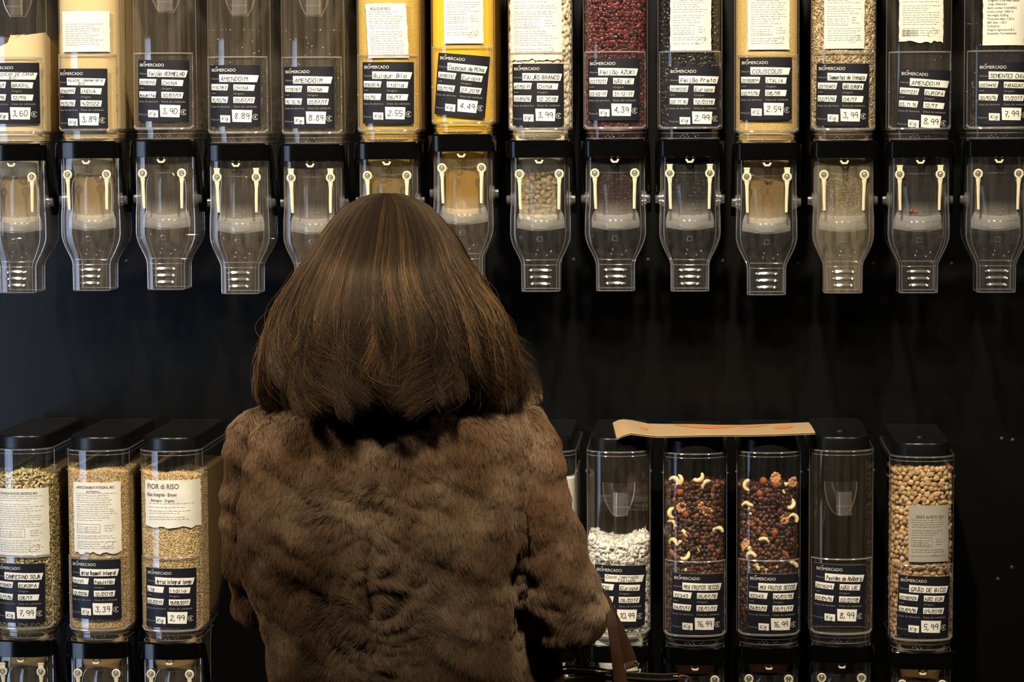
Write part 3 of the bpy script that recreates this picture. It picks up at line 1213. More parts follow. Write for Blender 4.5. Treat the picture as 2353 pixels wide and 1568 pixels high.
# ------------------------------------------------------------------ set the dispensers out
# centre of the handle band and its top edge, in the photograph
UPPER = [(23, 333), (195, 327), (368, 324), (540, 333), (711, 334), (887, 329), (1059, 311), (1238, 325), (1412, 323), (1585, 323), (1763, 331), (1941, 326), (2116, 325), (2297, 323)]
LOWER = {'a': (45, 1475), 'b': (218, 1479), 'c': (387, 1481), 'd': (1249, 1487), 'e': (1420, 1488), 'f': (1597, 1493), 'g': (1767, 1491), 'h': (1935, 1488), 'i': (2121, 1503)}
GU, GL = 'dispensers of the upper row', 'dispensers of the lower row'

CARDS = {
 0: ((-27, 145, 0.0), ('AÇUCAR DE CANA\nBIO', '20160/1', 'BRASIL', '02/11/16', '12/19', 'Kgr', '3,60')),
 1: ((132, 158, -0.005), ('Açúcar demerara\nBio', '20160919', 'INDIA', '19/12/16', '9/2022', 'Kg', '3,89')),
 2: ((318, 138, -0.015), ('Feijão VERMELHO', '20170710', 'CHINA', 'mouette', '30/07/17', 'Kg', '3,90')),
 3: ((482, 150, -0.005), ('AMENDOIM', '1116787', 'CHINA', '15/10/16', '20/07/17', 'Kg', '8.89')),
 4: ((651, 154, 0.0), ('AMENDOIM', '1118787', 'CHINA', '15.10.16', '20/07/17', 'Kg', '8.89')),
 5: ((833, 143, -0.005), ('Bulgur Bio', '2016120-16', 'Itália', '01/16', '06/17', 'Kg', '2.55')),
 6: ((1008, 121, -0.085), ('Couscous de Milho', '20180730', 'Europa', '03/11/16', '07.2018', 'Kg', '4.49')),
 7: ((1177, 147, 0.0), ('FAIJÃO BRANCO', 'W13750-77', 'CHINA', '07/09/16', '12.2018', 'Kgr', '3,99')),
 8: ((1351, 135, 0.0), ('Feijão AZUKI', '2017231', 'NÃO UE', '03-02-17', '31-12-17', 'Kg', '4,39')),
 9: ((1536, 153, 0.0), ('Feijão Preto', '20181230', 'Europa', '03.11.16', '12/2018', 'Kg', '2,99')),
 10: ((1700, 133, 0.0), ('COUSCOUS', '20180809', 'ITALIA', '02/11/16', '08/18', 'KG', '2.59')),
 11: ((1877, 146, -0.01), ('Sementes de linhaça', '20170401', 'NÃO EUROPA', '02/11/16', '04/17', 'Kg', '3,99')),
 12: ((2067, 157, -0.055), ('AMENDOIM', '20171231', 'EUROPA', '03.11.16', '12/17', 'Kg', '8,99')),
 13: ((2246, 143, -0.005), ('SEMENTES CHIA', '01234493', 'PARAGUAY', '30/10/16', '11/2017', 'Kg', '7,99')),
 'a': ((-10, 1292, -0.012), ('CAMPESINO SOJA', '20170401', 'EUROPA', '03/11/16', '08/17', 'Kg', '7,99')),
 'b': ((163, 1284, 0.0), ('Arroz Basmati Integral', '20171', 'Paquistão', '12/2016', '12/2018', 'Kg', '3,39')),
 'c': ((336, 1303, -0.015), ('Arroz Integral longo', 'L18', 'Itália', '03/2017', '18/08/2017', 'Kg', '2,99')),
 'e': ((1367, 1296, -0.02), ('Coco laminado\nTostado', '12730', 'Europa', '05/11/16', '06/2017', 'Kg', '10,99')),
 'f': ((1545, 1315, -0.02), ('MIX FRUTOS SECOS', '72343', '05/07/18', '24/01/17', '28/11/17', 'Kg', '16,99')),
 'g': ((1719, 1316, -0.015), ('MIX FRUTOS SECOS', '72343', '05/07/18', '24/01/17', '28/11/17', 'Kg', '16,99')),
 'h': ((1872, 1294, -0.025), ('Pevides de Abóbora', '201609', 'NÃO UE', '07/09/16', '02/2018', 'Kg', '8,99')),
 'i': ((2065, 1320, -0.03), ('GRÃO DE BICO', '20180926', 'NÃO EUR', '02/09/16', '09/2018', 'Kg', '5,99')),
}
WHO = {
 0: 'clear dispenser half full of pale cane sugar at the left end of the upper row',
 1: 'clear dispenser of golden raw sugar with a small wrinkled white slip above its card',
 2: 'empty clear dispenser with a red bean card, beside the raw sugar dispenser',
 3: 'empty crumb-specked dispenser with a peanut card, next to the red bean dispenser',
 4: 'empty crumb-specked peanut dispenser standing beside the bulgur dispenser',
 5: 'clear dispenser of tan bulgur with a long white slip, above the woman\'s head',
 6: 'clear dispenser of bright yellow corn couscous with a tilted card',
 7: 'clear dispenser of white beans behind the largest white slip of the upper row',
 8: 'clear dispenser of dark red azuki beans in the upper row',
 9: 'clear dispenser of shiny black beans with a white slip',
 10: 'clear dispenser of tan couscous between black beans and grey-beige seeds',
 11: 'clear dispenser of grey-beige seeds with a dusty lower housing',
 12: 'empty dark dispenser with a barcoded slip and a tilted peanut card',
 13: 'dark chia seed dispenser at the right end of the upper row',
 'a': 'clear dispenser of greenish flaked grain, cut by the left edge of the lower row',
 'b': 'clear dispenser of brown rice with a torn-edged slip in the lower row',
 'c': 'clear dispenser of rice with a wide crumpled rice packet label',
 'd': 'clear dispenser of white coconut powder half hidden by the woman\'s sleeve',
 'e': 'clear dispenser with white coconut flakes in its bottom half',
 'f': 'clear dispenser of dried fruit and nut mix beside the coconut flakes',
 'g': 'clear dispenser of dried fruit and nut mix beside an empty dispenser',
 'h': 'empty streaky dispenser with a pumpkin seed card in the lower row',
 'i': 'clear dispenser of chickpeas at the right end of the lower row',
}
TABS = {3, 4, 9, 10, 12, 'a', 'd', 'e'}
LATCH = {'d', 'i', 'h'}
O = {}
for key, (px, py) in list(enumerate(UPPER)) + list(LOWER.items()):
    up = isinstance(key, int)
    p = at(px, py, -0.012)
    p.y = 0.0
    p.z -= 0.0
    root = empty('bulk_dispenser', p)
    tag(root, WHO[key], 'dispenser', GU if up else GL)
    O[key] = root
    put('hopper', PM['hopper2' if key in (2, 3, 4) else 'hopper1' if key in (0, 12, 'e', 'h') else 'hopper'], root)
    if key in (0, 1, 2, 3, 4, 12, 13, 'e', 'h'):
        put('flow_plate', PM['plate'], root)
    lid = put('lid', PM['lid'], root)
    if key in LATCH:
        put('lid_knob', PM['latch'], lid)
    put('label_holder', PM['holder'], root)
    put('handle', PM['handle'], root)
    put('dispensing_housing', dusty_me if key == 11 else PM['housing2' if key in (0, 1, 2, 3, 4, 5, 6, 'a', 'b', 'c') else 'housing'], root)
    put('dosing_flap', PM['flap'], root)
    put('catch_hook', PM['hook'], root)
    for s in (-1, 1):
        put('pivot_knob', PM['knob'][s], root)
        put('rubber_band', PM['band'][(s, key in TABS)], root)
    if key in CARDS:
        (cx, cy, rot), T = CARDS[key]
        q = at(cx, cy, 0.008) - p
        card_parts(root, q.x, q.z, rot, T, 100 + 13 * (key if up else ord(key)))


def slip(key, px0, py0, px1, py1, **kw):
    p = O[key].location
    a = at(px0, py0, 0.01) - p
    b = at(px1, py1, 0.01) - p
    return slip_part(O[key], max(a.x, -0.0503), min(b.x, 0.0503), b.z, min(a.z, 0.310), **kw)


slip(1, 143, 26, 253, 119, seed=1, plain_top=0.016, lines=11, table=False, logo=False, foilside=(-0.037, 0.038, 0.151, 0.214))
slip(5, 840, 9, 934, 133, seed=2, tilt=-0.05, lines=19, table=False, logo=False, head=(('BULGUR BIO', 0.0062, 0.5, 0.12),))
slip(6, 1020, -60, 1111, 100, seed=3, lines=34)
slip(7, 1172, -90, 1291, 139, seed=4, lines=42, torn=True, head=())
slip(9, 1540, -12, 1634, 116, seed=5, lines=22, head=(('FEIJÃO PRETO BIO', 0.0058, 0.6, 0.2),))
slip(10, 1718, -12, 1814, 114, seed=6, lines=22, head=(('COUSCOUS BIO', 0.0062, 0.55, 0.2),))
slip(11, 1894, -60, 1986, 112, seed=7, lines=34)
slip(12, 2066, -22, 2167, 98, seed=8, lines=18, table=False, barcode=True, torn=True, head=(('Amendoim Torrado Biológico', 0.0046, 0.75, 0.15),))
slip(13, 2258, -10, 2353, 104, seed=9, lines=0, table=False, logo=False, head=(('Organic Chia seed Black', 0.0052, 0.78, 0.1), ('Origin: PARAGUAY', 0.0046, 0.45, 0.12), ('Batch number: 0123449301', 0.0046, 0.7, 0.1), ('Article number: 10403112', 0.0046, 0.62, 0.1), ('Net weight: 25.00 kg', 0.0046, 0.5, 0.1), ('Production date: 11.2015', 0.0046, 0.64, 0.1), ('BBD date: 11.2017', 0.0046, 0.46, 0.1), ('Produced by:', 0.0046, 0.3, 0.1), ('Organic Agriculture B.V.', 0.0046, 0.66, 0.1), ('Amsterdam, The Netherlands', 0.0046, 0.7, 0.1)))
slip('a', -10, 1121, 112, 1280, seed=10, lines=40, head=(('CEVADA FLOCOS GROSSOS BIO', 0.0056, 0.72, 0.1),))
slip('b', 169, 1107, 279, 1271, seed=11, lines=40, torn=True, head=(('ARROZ BASMATI INTEGRAL BIO', 0.0062, 0.8, 0.08), ('(INTEGRAL)', 0.004, 0.3, 0.3)))
slip('c', 333, 1102, 474, 1212, seed=12, lines=6, crumple=0.0018, torn=True, table=False, logo=False, tilt=0.0, head=(('FIOR di RISO', 0.0118, 0.6, 0.05), ('Riso Integrale - Brown', 0.0085, 0.56, 0.05), ('Biologico - Organic', 0.0062, 0.45, 0.12)))
slip('i', 2087, 1160, 2179, 1290, seed=13, lines=28, crumple=0.0014, material=solid('grey_sachet', rgb(158, 152, 140), 0.35, 0.6, bump=0.2, bscale=50), head=(('', 0.008, 0.5, 0.2), ('GRÃO de BICO BIO', 0.0064, 0.7, 0.17)))

# ------------------------------------------------------------------ loose goods
full = lambda k: flat_top(0.300)
plain_goods('cane_sugar', O[0].location, lambda x, y: (0.163 + (x + 0.016) * 0.34 + 0.002 * math.sin(x * 90)) if y < 0.075 else 0.182 - 1.4 * max(0, x - 0.004) + 0.001 * math.sin(x * 120), M['sugar'], 'pale cane sugar heaped in a slope in the leftmost upper dispenser', 'sugar')
plain_goods('raw_sugar', O[1].location, full(1), M['rawsugar'], 'golden raw sugar filling the dispenser with the small wrinkled slip', 'sugar')
plain_goods('bulgur', O[5].location, full(5), M['bulgur'], 'coarse tan bulgur filling the dispenser above the woman\'s head', 'grain')
plain_goods('corn_couscous', O[6].location, full(6), M['corn'], 'bright yellow corn couscous filling its dispenser', 'grain')
plain_goods('couscous', O[10].location, full(10), M['couscous'], 'pale tan couscous filling the dispenser right of the black beans', 'grain')


def residue(name, key, z, n, cols, size, label, cat):
    """what is left at the bottom of an emptied hopper, with crumbs stuck to the front"""
    b = []
    pos = []
    for _ in range(n):
        x = RNG.uniform(-0.048, 0.048)
        zz = 0.02 + abs(RNG.normal(0, 0.5)) * 0.30 * RNG.random() if RNG.random() < 0.75 else RNG.uniform(0.02, 0.18)
        zz = min(zz, 0.186)
        y = bow(x) + 0.002
        if zz < z:
            y += RNG.random() * 0.05
        pos.append((x, y, zz))
    for _ in range(n // 2):
        x = RNG.uniform(-0.04, 0.04)
        pos.append((x, bow(x) + 0.004 + RNG.random() * 0.04, 0.0205 + RNG.random() * z * 0.4))
    pos = np.array(pos)
    k = len(pos)
    sz = size * (0.4 + RNG.random((k, 1)) ** 3 * 1.2) * np.array([[1, 0.8, 0.6]])
    c = np.array(cols)[RNG.integers(0, len(cols), k)]
    v, f, t = batch(BASES['ball'], pos, rand_rot(k, np.tile([0, -1.0, 0], (k, 1)), 1.0), sz, c)
    o = put(name, np_mesh(name, v, f, [M['grain']], None, t))
    o.location = O[key].location
    tag(o, label, cat, kind='stuff')


residue('bean_crumbs', 2, 0.02, 60, lin((150, 120, 84), (90, 60, 40)), 0.0007, 'a few crumbs left in the empty red bean dispenser', 'crumbs')
residue('peanut_crumbs', 3, 0.03, 330, lin((206, 170, 104), (160, 124, 70), (230, 200, 140)), 0.0009, 'tan peanut crumbs clinging inside the empty dispenser beside the red bean card', 'crumbs')
residue('peanut_crumbs', 4, 0.03, 230, lin((206, 170, 104), (160, 124, 70), (235, 214, 160)), 0.0009, 'tan peanut crumbs clinging inside the empty dispenser beside the bulgur', 'crumbs')
residue('peanut_crumbs', 12, 0.02, 70, lin((120, 60, 34), (180, 130, 80)), 0.0010, 'reddish peanut skins left in the empty dispenser with the barcoded slip', 'crumbs')
residue('chia_seeds', 13, 0.05, 420, lin((150, 132, 100), (96, 84, 66), (190, 170, 130)), 0.0009, 'scattered chia seeds along the bottom of the rightmost upper dispenser', 'seeds')
residue('seed_dust', 'h', 0.02, 90, lin((120, 100, 70), (80, 66, 48)), 0.0006, 'fine dust specks inside the empty pumpkin seed dispenser', 'crumbs')

wb = lin((232, 220, 190), (222, 208, 172), (240, 230, 206))
goods('white_beans', O[7].location, full(7), [grain_layer('bean', (0.0066, 0.0044, 0.0040), 0.0098, 0.024, full(7), 0.0048, wb, 0.05), grain_layer('bean', (0.0066, 0.0044, 0.0040), 0.0105, 0.020, full(7), 0.0085, wb, 0.06), throat_layer('bean', (0.006, 0.0042, 0.0036), 0.0088, wb, 0.08)], None, wb[1], 0.009, 'bean', 'ivory white beans filling the dispenser behind the largest slip', 'beans')
az = lin((84, 26, 26), (68, 20, 21), (98, 34, 30), (58, 16, 18))
goods('azuki_beans', O[8].location, full(8), [grain_layer('bean', (0.0042, 0.0031, 0.0030), 0.0068, 0.022, full(8), 0.0052, az, 0.12), grain_layer('bean', (0.0042, 0.0031, 0.0030), 0.0072, 0.020, full(8), 0.0088, az, 0.12), throat_layer('bean', (0.004, 0.003, 0.0028), 0.0066, az)], None, az[3], 0.010, 'bean', 'glossy dark red azuki beans filling their dispenser', 'beans')
bb_ = lin((16, 14, 14), (24, 20, 20), (12, 11, 12))
goods('black_beans', O[9].location, full(9), [grain_layer('bean', (0.0050, 0.0034, 0.0032), 0.0078, 0.022, full(9), 0.0060, bb_, 0.15), grain_layer('bean', (0.0050, 0.0034, 0.0032), 0.0082, 0.020, full(9), 0.0098, bb_, 0.15), throat_layer('bean', (0.0046, 0.0032, 0.003), 0.0074, bb_)], None, bb_[2], 0.011, 'bean', 'shiny black beans filling their dispenser', 'beans')
sd = lin((196, 174, 132), (170, 148, 108), (150, 130, 98), (212, 194, 156))
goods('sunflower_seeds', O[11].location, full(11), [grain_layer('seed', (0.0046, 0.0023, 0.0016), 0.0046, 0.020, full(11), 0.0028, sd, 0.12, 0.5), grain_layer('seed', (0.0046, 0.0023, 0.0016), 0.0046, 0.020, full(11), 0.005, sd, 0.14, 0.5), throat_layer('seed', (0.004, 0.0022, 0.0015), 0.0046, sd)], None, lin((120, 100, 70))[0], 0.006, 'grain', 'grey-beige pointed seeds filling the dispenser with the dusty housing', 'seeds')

fk = lin((206, 184, 124), (184, 164, 104), (222, 204, 150), (160, 146, 92))
tp = lambda x, y: 0.276 + 0.006 * math.sin(x * 70 + 1) + 0.05 * (y - 0.05) * 0.3
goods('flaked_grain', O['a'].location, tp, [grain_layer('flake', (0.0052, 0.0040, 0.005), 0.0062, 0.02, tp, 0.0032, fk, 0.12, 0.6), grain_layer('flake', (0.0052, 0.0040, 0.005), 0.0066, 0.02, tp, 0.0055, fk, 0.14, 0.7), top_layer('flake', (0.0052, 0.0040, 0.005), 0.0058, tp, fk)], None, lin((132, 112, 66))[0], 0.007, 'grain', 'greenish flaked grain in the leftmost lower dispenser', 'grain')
rc = lin((206, 176, 120), (188, 156, 100), (218, 192, 142))
tpb = lambda x, y: 0.284 - 0.05 * max(0, x) + 0.003 * math.sin(x * 80)
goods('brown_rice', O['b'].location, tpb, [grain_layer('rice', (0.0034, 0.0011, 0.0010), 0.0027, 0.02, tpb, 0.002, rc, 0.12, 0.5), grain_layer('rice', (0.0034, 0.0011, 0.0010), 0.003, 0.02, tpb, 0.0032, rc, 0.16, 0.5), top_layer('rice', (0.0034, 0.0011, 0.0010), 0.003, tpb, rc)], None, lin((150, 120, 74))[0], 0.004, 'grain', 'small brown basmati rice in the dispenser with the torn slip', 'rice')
tpc = lambda x, y: 0.279 - 0.04 * x + 0.002 * math.sin(x * 100)
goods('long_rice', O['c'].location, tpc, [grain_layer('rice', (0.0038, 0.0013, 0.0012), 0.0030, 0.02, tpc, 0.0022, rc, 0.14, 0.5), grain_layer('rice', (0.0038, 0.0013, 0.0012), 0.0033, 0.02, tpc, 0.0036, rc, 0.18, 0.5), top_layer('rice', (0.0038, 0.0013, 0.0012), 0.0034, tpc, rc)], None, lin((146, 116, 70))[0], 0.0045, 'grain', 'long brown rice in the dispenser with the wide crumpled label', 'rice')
plain_goods('coconut_powder', O['d'].location, flat_top(0.272, 0.002), M['coconut'], 'white coconut powder in the dispenser beside the woman\'s sleeve', 'coconut')
cf_ = lin((240, 236, 224), (232, 228, 214), (246, 243, 234))
tpe = lambda x, y: 0.160 + 0.014 * (abs(x) / 0.05) ** 1.5 + 0.05 * max(0, 0.03 - y)
goods('coconut_flakes', O['e'].location, tpe, [grain_layer('flake', (0.0085, 0.0062, 0.006), 0.0078, 0.02, tpe, 0.004, cf_, 0.03, 0.8, 0.07), grain_layer('flake', (0.0085, 0.0062, 0.006), 0.0085, 0.02, tpe, 0.007, cf_, 0.03, 0.8, 0.07), top_layer('flake', (0.0100, 0.0068, 0.007), 0.0068, tpe, cf_, 0.03, 1.2)], None, cf_[1], 0.009, 'grain', 'white coconut flakes in the bottom half of their dispenser', 'coconut')
rs = lin((62, 34, 22), (44, 24, 16), (80, 45, 26), (112, 66, 38), (50, 26, 20))
for key, nm in (('f', 'beside the coconut flakes'), ('g', 'beside the empty dispenser')):
    zt = 0.268 if key == 'f' else 0.262
    tpf = lambda x, y, zt=zt: zt - 0.10 * max(0, -x) * (1 if key == 'f' else 0.3) + 0.004 * math.sin(x * 120)
    goods('dried_fruit_mix', O[key].location, tpf, [grain_layer('raisin', (0.0054, 0.0044, 0.0038), 0.0080, 0.02, tpf, 0.0092, rs, 0.25, 0.6), grain_layer('raisin', (0.0054, 0.0044, 0.0038), 0.0085, 0.02, tpf, 0.0130, rs, 0.25, 0.6), top_layer('raisin', (0.0054, 0.0044, 0.0038), 0.0084, tpf, rs)], None, rs[1], 0.015, 'grain', 'dark raisins and dried fruit of the mix dispenser ' + nm, 'dried fruit')
cp = lin((190, 156, 108), (176, 142, 96), (200, 168, 122))
tpi = lambda x, y: 0.298 - 0.16 * max(0, -x - 0.015) - 0.1 * max(0, x - 0.03)
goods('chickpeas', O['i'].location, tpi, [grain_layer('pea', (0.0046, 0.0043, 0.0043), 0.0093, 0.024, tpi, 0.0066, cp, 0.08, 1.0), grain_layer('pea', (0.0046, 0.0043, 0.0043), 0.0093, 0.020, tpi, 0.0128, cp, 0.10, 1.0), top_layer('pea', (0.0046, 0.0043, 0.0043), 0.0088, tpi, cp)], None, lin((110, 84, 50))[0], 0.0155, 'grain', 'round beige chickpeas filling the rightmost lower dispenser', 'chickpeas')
for dx, dz in ((-0.012, -0.1115), (-0.005, -0.113)):          # two red peanuts lying on the empty dispenser's flap
    b = MB()
    b.ball((0, 0, 0), 0.0042, 0, 12, 8, (1.1, 0.9, 0.85))
    o = b.build('red_peanut', solid('peanut_skin', rgb(130, 48, 30), 0.4))
    p = O[12].location
    o.location = (p.x + dx, p.y + 0.0125 if False else p.y + 0.0148, p.z + dz)
    tag(o, 'reddish brown peanut lying in the chamber of the empty dispenser with the tilted card', 'peanut', 'peanuts left in the flap chamber')


# nuts one can tell apart in the two mixes
def cashew_mesh():
    b = MB()
    pts, rs_ = [], []
    for i in range(11):
        t = i / 10
        a = PI * (0.12 + 1.02 * t)
        pts.append((0.0072 * math.cos(a), 0, 0.0072 * math.sin(a) * 0.95))
        rs_.append(0.0038 * (math.sin(PI * (0.10 + 0.80 * t)) ** 0.5) * (1.08 - 0.3 * t))
    b.tube(pts, rs_, 10, 0)
    return b.build('cashew_nut', solid('cashew', rgb(232, 208, 152), 0.4, 0.4, bump=0.15, bscale=300), link=False)


def hazel_mesh():
    b = MB()
    b.ball((0, 0, 0), 0.0058, 0, 14, 10, (1, 1, 1.1))
    return b.build('hazelnut', solid('hazelnut_skin', rgb(150, 78, 40), 0.5, 0.3, var=0.3, vscale=200), link=False)


def walnut_mesh():
    b = MB()
    rd = random.Random(3)
    for i in range(9):
        a = 2 * PI * i / 9
        b.ball((0.0052 * math.cos(a), rd.uniform(-0.001, 0.001), 0.0062 * math.sin(a)), 0.0026 + rd.random() * 0.001, 0, 8, 6)
    b.ball((0, 0, 0), 0.0048, 0, 10, 8, (1, 0.5, 1.2))
    return b.build('walnut_half', solid('walnut_kernel', rgb(196, 142, 92), 0.5, 0.3, var=0.35, vscale=250), link=False)


def almond_mesh():
    b = MB()
    rings = []
    for i in range(9):
        t = i / 8
        r = 0.0042 * math.sin(PI * min(0.98, max(0.02, t))) ** 0.7 * (1.15 - 0.5 * t)
        rings.append([(0.018 * (t - 0.5), r * 0.55 * math.sin(2 * PI * q / 10), r * math.cos(2 * PI * q / 10)) for q in range(10)])
    b.loft(rings, 0, True, True, True)
    return b.build('almond', solid('almond_skin', rgb(158, 92, 48), 0.55, 0.3, var=0.3, vscale=300), link=False)


NUT = dict(cashew=cashew_mesh(), hazel=hazel_mesh(), walnut=walnut_mesh(), almond=almond_mesh())
NAMES = dict(cashew='cashew_nut', hazel='hazelnut', walnut='walnut_half', almond='almond')
nuts = {
 'f': [('cashew', 1548, 1110, 0.9), ('cashew', 1557, 1103, 2.2), ('cashew', 1603, 1093, 2.9), ('cashew', 1625, 1117, 0.1), ('cashew', 1549, 1180, -1.3), ('cashew', 1537, 1209, 1.2), ('cashew', 1566, 1230, 1.5), ('cashew', 1547, 1252, 0.4), ('cashew', 1568, 1255, 0.5),
       ('cashew', 1573, 1273, 2.7), ('cashew', 1597, 1270, 1.0), ('cashew', 1649, 1225, 0.3), ('cashew', 1573, 1299, 2.4), ('walnut', 1614, 1165, 0.2), ('walnut', 1567, 1166, 1.4), ('hazel', 1577, 1181, 0), ('hazel', 1563, 1130, 0), ('walnut', 1625, 1175, 2.0), ('almond', 1582, 1196, 0.9), ('almond', 1630, 1258, -0.2), ('almond', 1548, 1275, 0.9)],
 'g': [('cashew', 1722, 1116, -1.2), ('cashew', 1808, 1124, -0.6), ('cashew', 1716, 1168, 0.8), ('cashew', 1730, 1172, -0.9), ('cashew', 1814, 1157, 2.6), ('cashew', 1831, 1196, 1.0), ('cashew', 1755, 1247, 0.2), ('cashew', 1718, 1270, 0.7), ('cashew', 1727, 1282, 0.1), ('cashew', 1795, 1300, 0.0), ('cashew', 1820, 1306, 0.3), ('cashew', 1733, 1308, 0.5), ('cashew', 1752, 1312, 1.5),
       ('hazel', 1754, 1105, 0), ('hazel', 1782, 1115, 0), ('hazel', 1746, 1134, 0), ('walnut', 1782, 1098, 0.3), ('walnut', 1822, 1110, 1.0), ('walnut', 1802, 1192, 0), ('almond', 1748, 1193, -0.2), ('almond', 1752, 1203, 0.2), ('almond', 1728, 1205, 0.15), ('walnut', 1713, 1252, 0.6), ('almond', 1745, 1270, -0.2), ('almond', 1806, 1275, 0.9), ('hazel', 1780, 1223, 0)],
}
for key, lst in nuts.items():
    p = O[key].location
    nm = 'left' if key == 'f' else 'right'
    for kind, px, py, rot in lst:
        q = at(px, py, 0.012) - p
        x = min(max(q.x, -0.0385), 0.0385)
        o = put(NAMES[kind], NUT[kind])
        o.location = (p.x + x, p.y + bow(x) + 0.0058, p.z + q.z)
        o.scale = (1.12, 1.0, 1.12)
        o.rotation_euler = (RNG.normal(0, 0.25), rot, RNG.normal(0, 0.2) + math.copysign(min(0.9, abs(x) * 14), x))
        tag(o, {'cashew': 'pale curved cashew nut', 'hazel': 'round brown hazelnut', 'walnut': 'knobbly tan walnut piece', 'almond': 'brown almond'}[kind] + ' showing in the %s of the two fruit and nut dispensers' % nm, 'nut', 'whole nuts showing in the %s fruit mix' % nm)

# ------------------------------------------------------------------ kraft bag lying on the lids
front = [(1417, 1009), (1432, 1002), (1450, 997), (1480, 1001), (1510, 1004), (1560, 1003), (1600, 1002), (1660, 1001), (1720, 1001), (1780, 1000), (1830, 998), (1873, 996)]
backe = [(1408, 974), (1420, 968), (1432, 966), (1452, 968), (1490, 976), (1545, 977), (1590, 977), (1650, 979), (1710, 979), (1765, 977), (1810, 975), (1858, 973)]
lidz = max(O[k].location.z for k in ('e', 'f', 'g')) + 0.342
Fp = [at(px, py, -0.006) for px, py in front]
Bp = [at(px, py, 0.165) for px, py in backe]
bagroot = empty('paper_bag', (sum(p.x for p in Fp) / 12, 0.08, lidz))
tag(bagroot, 'flattened brown kraft paper bag with orange print lying across three black lids', 'paper bag')
nb = 9


def bag_pt(i, t, off):
    p = Fp[i].lerp(Bp[i], t)
    p = p - bagroot.location
    return (p.x, p.y, p.z + off + 0.0015 * math.sin(i * 1.3) * math.sin(PI * t))


top_rows = [[bag_pt(i, t / nb, 0.0016) for i in range(12)] for t in range(nb + 1)]
bot_rows = [[bag_pt(i, t / nb, -0.0012) for i in range(12)] for t in range(nb + 1)]
mid = [bag_pt(i, 0.02, 0.0) for i in range(12)]
b = MB()
b.loft(top_rows, 0, False)
b.loft([top_rows[0], [(p[0], p[1] - 0.0006, p[2] - 0.0009) for p in top_rows[0]]], 0, False)
b.loft([[r[0] for r in top_rows], [r[0] for r in bot_rows]], 0, False)
b.loft([[r[-1] for r in bot_rows], [r[-1] for r in top_rows]], 0, False)
b.loft([bot_rows[-1], top_rows[-1]], 0, False)
b.build('bag_top_sheet', M['kraft'], bagroot, smooth=50)
b = MB()
b.loft(list(reversed(bot_rows)), 0, False)
low = [(p[0], p[1] - 0.004, p[2]) for p in bot_rows[0]]
b.loft([low, bot_rows[0]], 0, False)
b.loft([[(p[0], p[1], p[2] + 0.0009) for p in low], low], 0, False)
b.build('bag_bottom_sheet', M['kraft'], bagroot, smooth=50)
b = MB()


def strip(i0, i1, f0, f1, g0, g1):
    n = 12
    ra, rb = [], []
    for q in range(n + 1):
        s = i0 + (i1 - i0) * q / n
        i = min(10, int(s))
        fr = s - i
        bulge = math.sin(PI * q / n)
        for lst, t in ((ra, f0 + (f1 - f0) * bulge), (rb, g0 + (g1 - g0) * bulge)):
            a, c = Vector(bag_pt(i, t, 0.0021)), Vector(bag_pt(i + 1, t, 0.0021))
            lst.append(tuple(a.lerp(c, fr)))
    b.loft([ra, rb], 0, False)


strip(5.1, 7.8, 0.90, 0.52, 0.94, 0.90)
strip(7.7, 9.0, 0.86, 0.78, 0.92, 0.92)
strip(9.2, 10.1, 0.55, 0.45, 0.72, 0.80)
strip(3.2, 3.7, 0.50, 0.42, 0.58, 0.60)
b.build('orange_print', M['orange'], bagroot, smooth=0)
# ------------------------------------------------------------------ the woman seen from behind
YP = -0.60


def remeshed(mbx, voxel, smooth_it, fac=0.5):
    """one continuous skin over overlapping closed pieces"""
    me = bpy.data.meshes.new('union')
    me.from_pydata(mbx.v, [], mbx.f)
    me.update()
    o = bpy.data.objects.new('union', me)
    C.objects.link(o)
    r = o.modifiers.new('r', 'REMESH')
    r.mode = 'VOXEL'
    r.voxel_size = voxel
    s = o.modifiers.new('s', 'SMOOTH')
    s.factor = fac
    s.iterations = smooth_it
    dg = bpy.context.evaluated_depsgraph_get()
    dg.update()
    out = bpy.data.meshes.new_from_object(o.evaluated_get(dg))
    bpy.data.objects.remove(o)
    bpy.data.meshes.remove(me)
    return out


def limb(mbx, pts, n=16):
    """tapering closed tube with round ends; pts = (x, y, z, r)"""
    P = [Vector(p[:3]) for p in pts]
    R_ = [p[3] for p in pts]
    mbx.tube(P, R_, n, 0)
    for p, r in ((P[0], R_[0]), (P[-1], R_[-1])):
        mbx.ball(p, r * 0.99, 0, n, 10)


def jp(px, py, y, r):
    p = at(px, py, y)
    return (p.x, p.y, p.z, r)


x0 = at(890, 700, YP).x
zt = lambda py: at(890, py, YP).z
base = Vector((x0, YP + 0.02, 0.0))
body = MB()
hz = zt(630)
body.ball((x0, YP + 0.01, hz), 0.088, 0, 24, 16, (0.84, 1.0, 1.12))           # skull
body.ball((x0, YP + 0.075, hz - 0.062), 0.052, 0, 18, 12, (0.95, 0.9, 1.1))     # jaw
body.ball((x0, YP + 0.112, hz - 0.022), 0.014, 0, 10, 8, (0.8, 1.3, 1.5))       # nose
body.ball((x0, YP + 0.100, hz - 0.066), 0.016, 0, 10, 8, (1.4, 0.7, 0.5))       # mouth
for s in (-1, 1):
    body.ball((x0 + s * 0.080, YP + 0.015, hz - 0.012), 0.020, 0, 10, 8, (0.35, 0.7, 1.3))   # ears
    body.ball((x0 + s * 0.030, YP + 0.098, hz + 0.004), 0.013, 0, 10, 8, (1.2, 0.6, 0.7))    # eyes
limb(body, [(x0, YP + 0.015, hz - 0.06, 0.052), (x0, YP - 0.0, zt(900), 0.055), (x0, YP, zt(960), 0.085)])
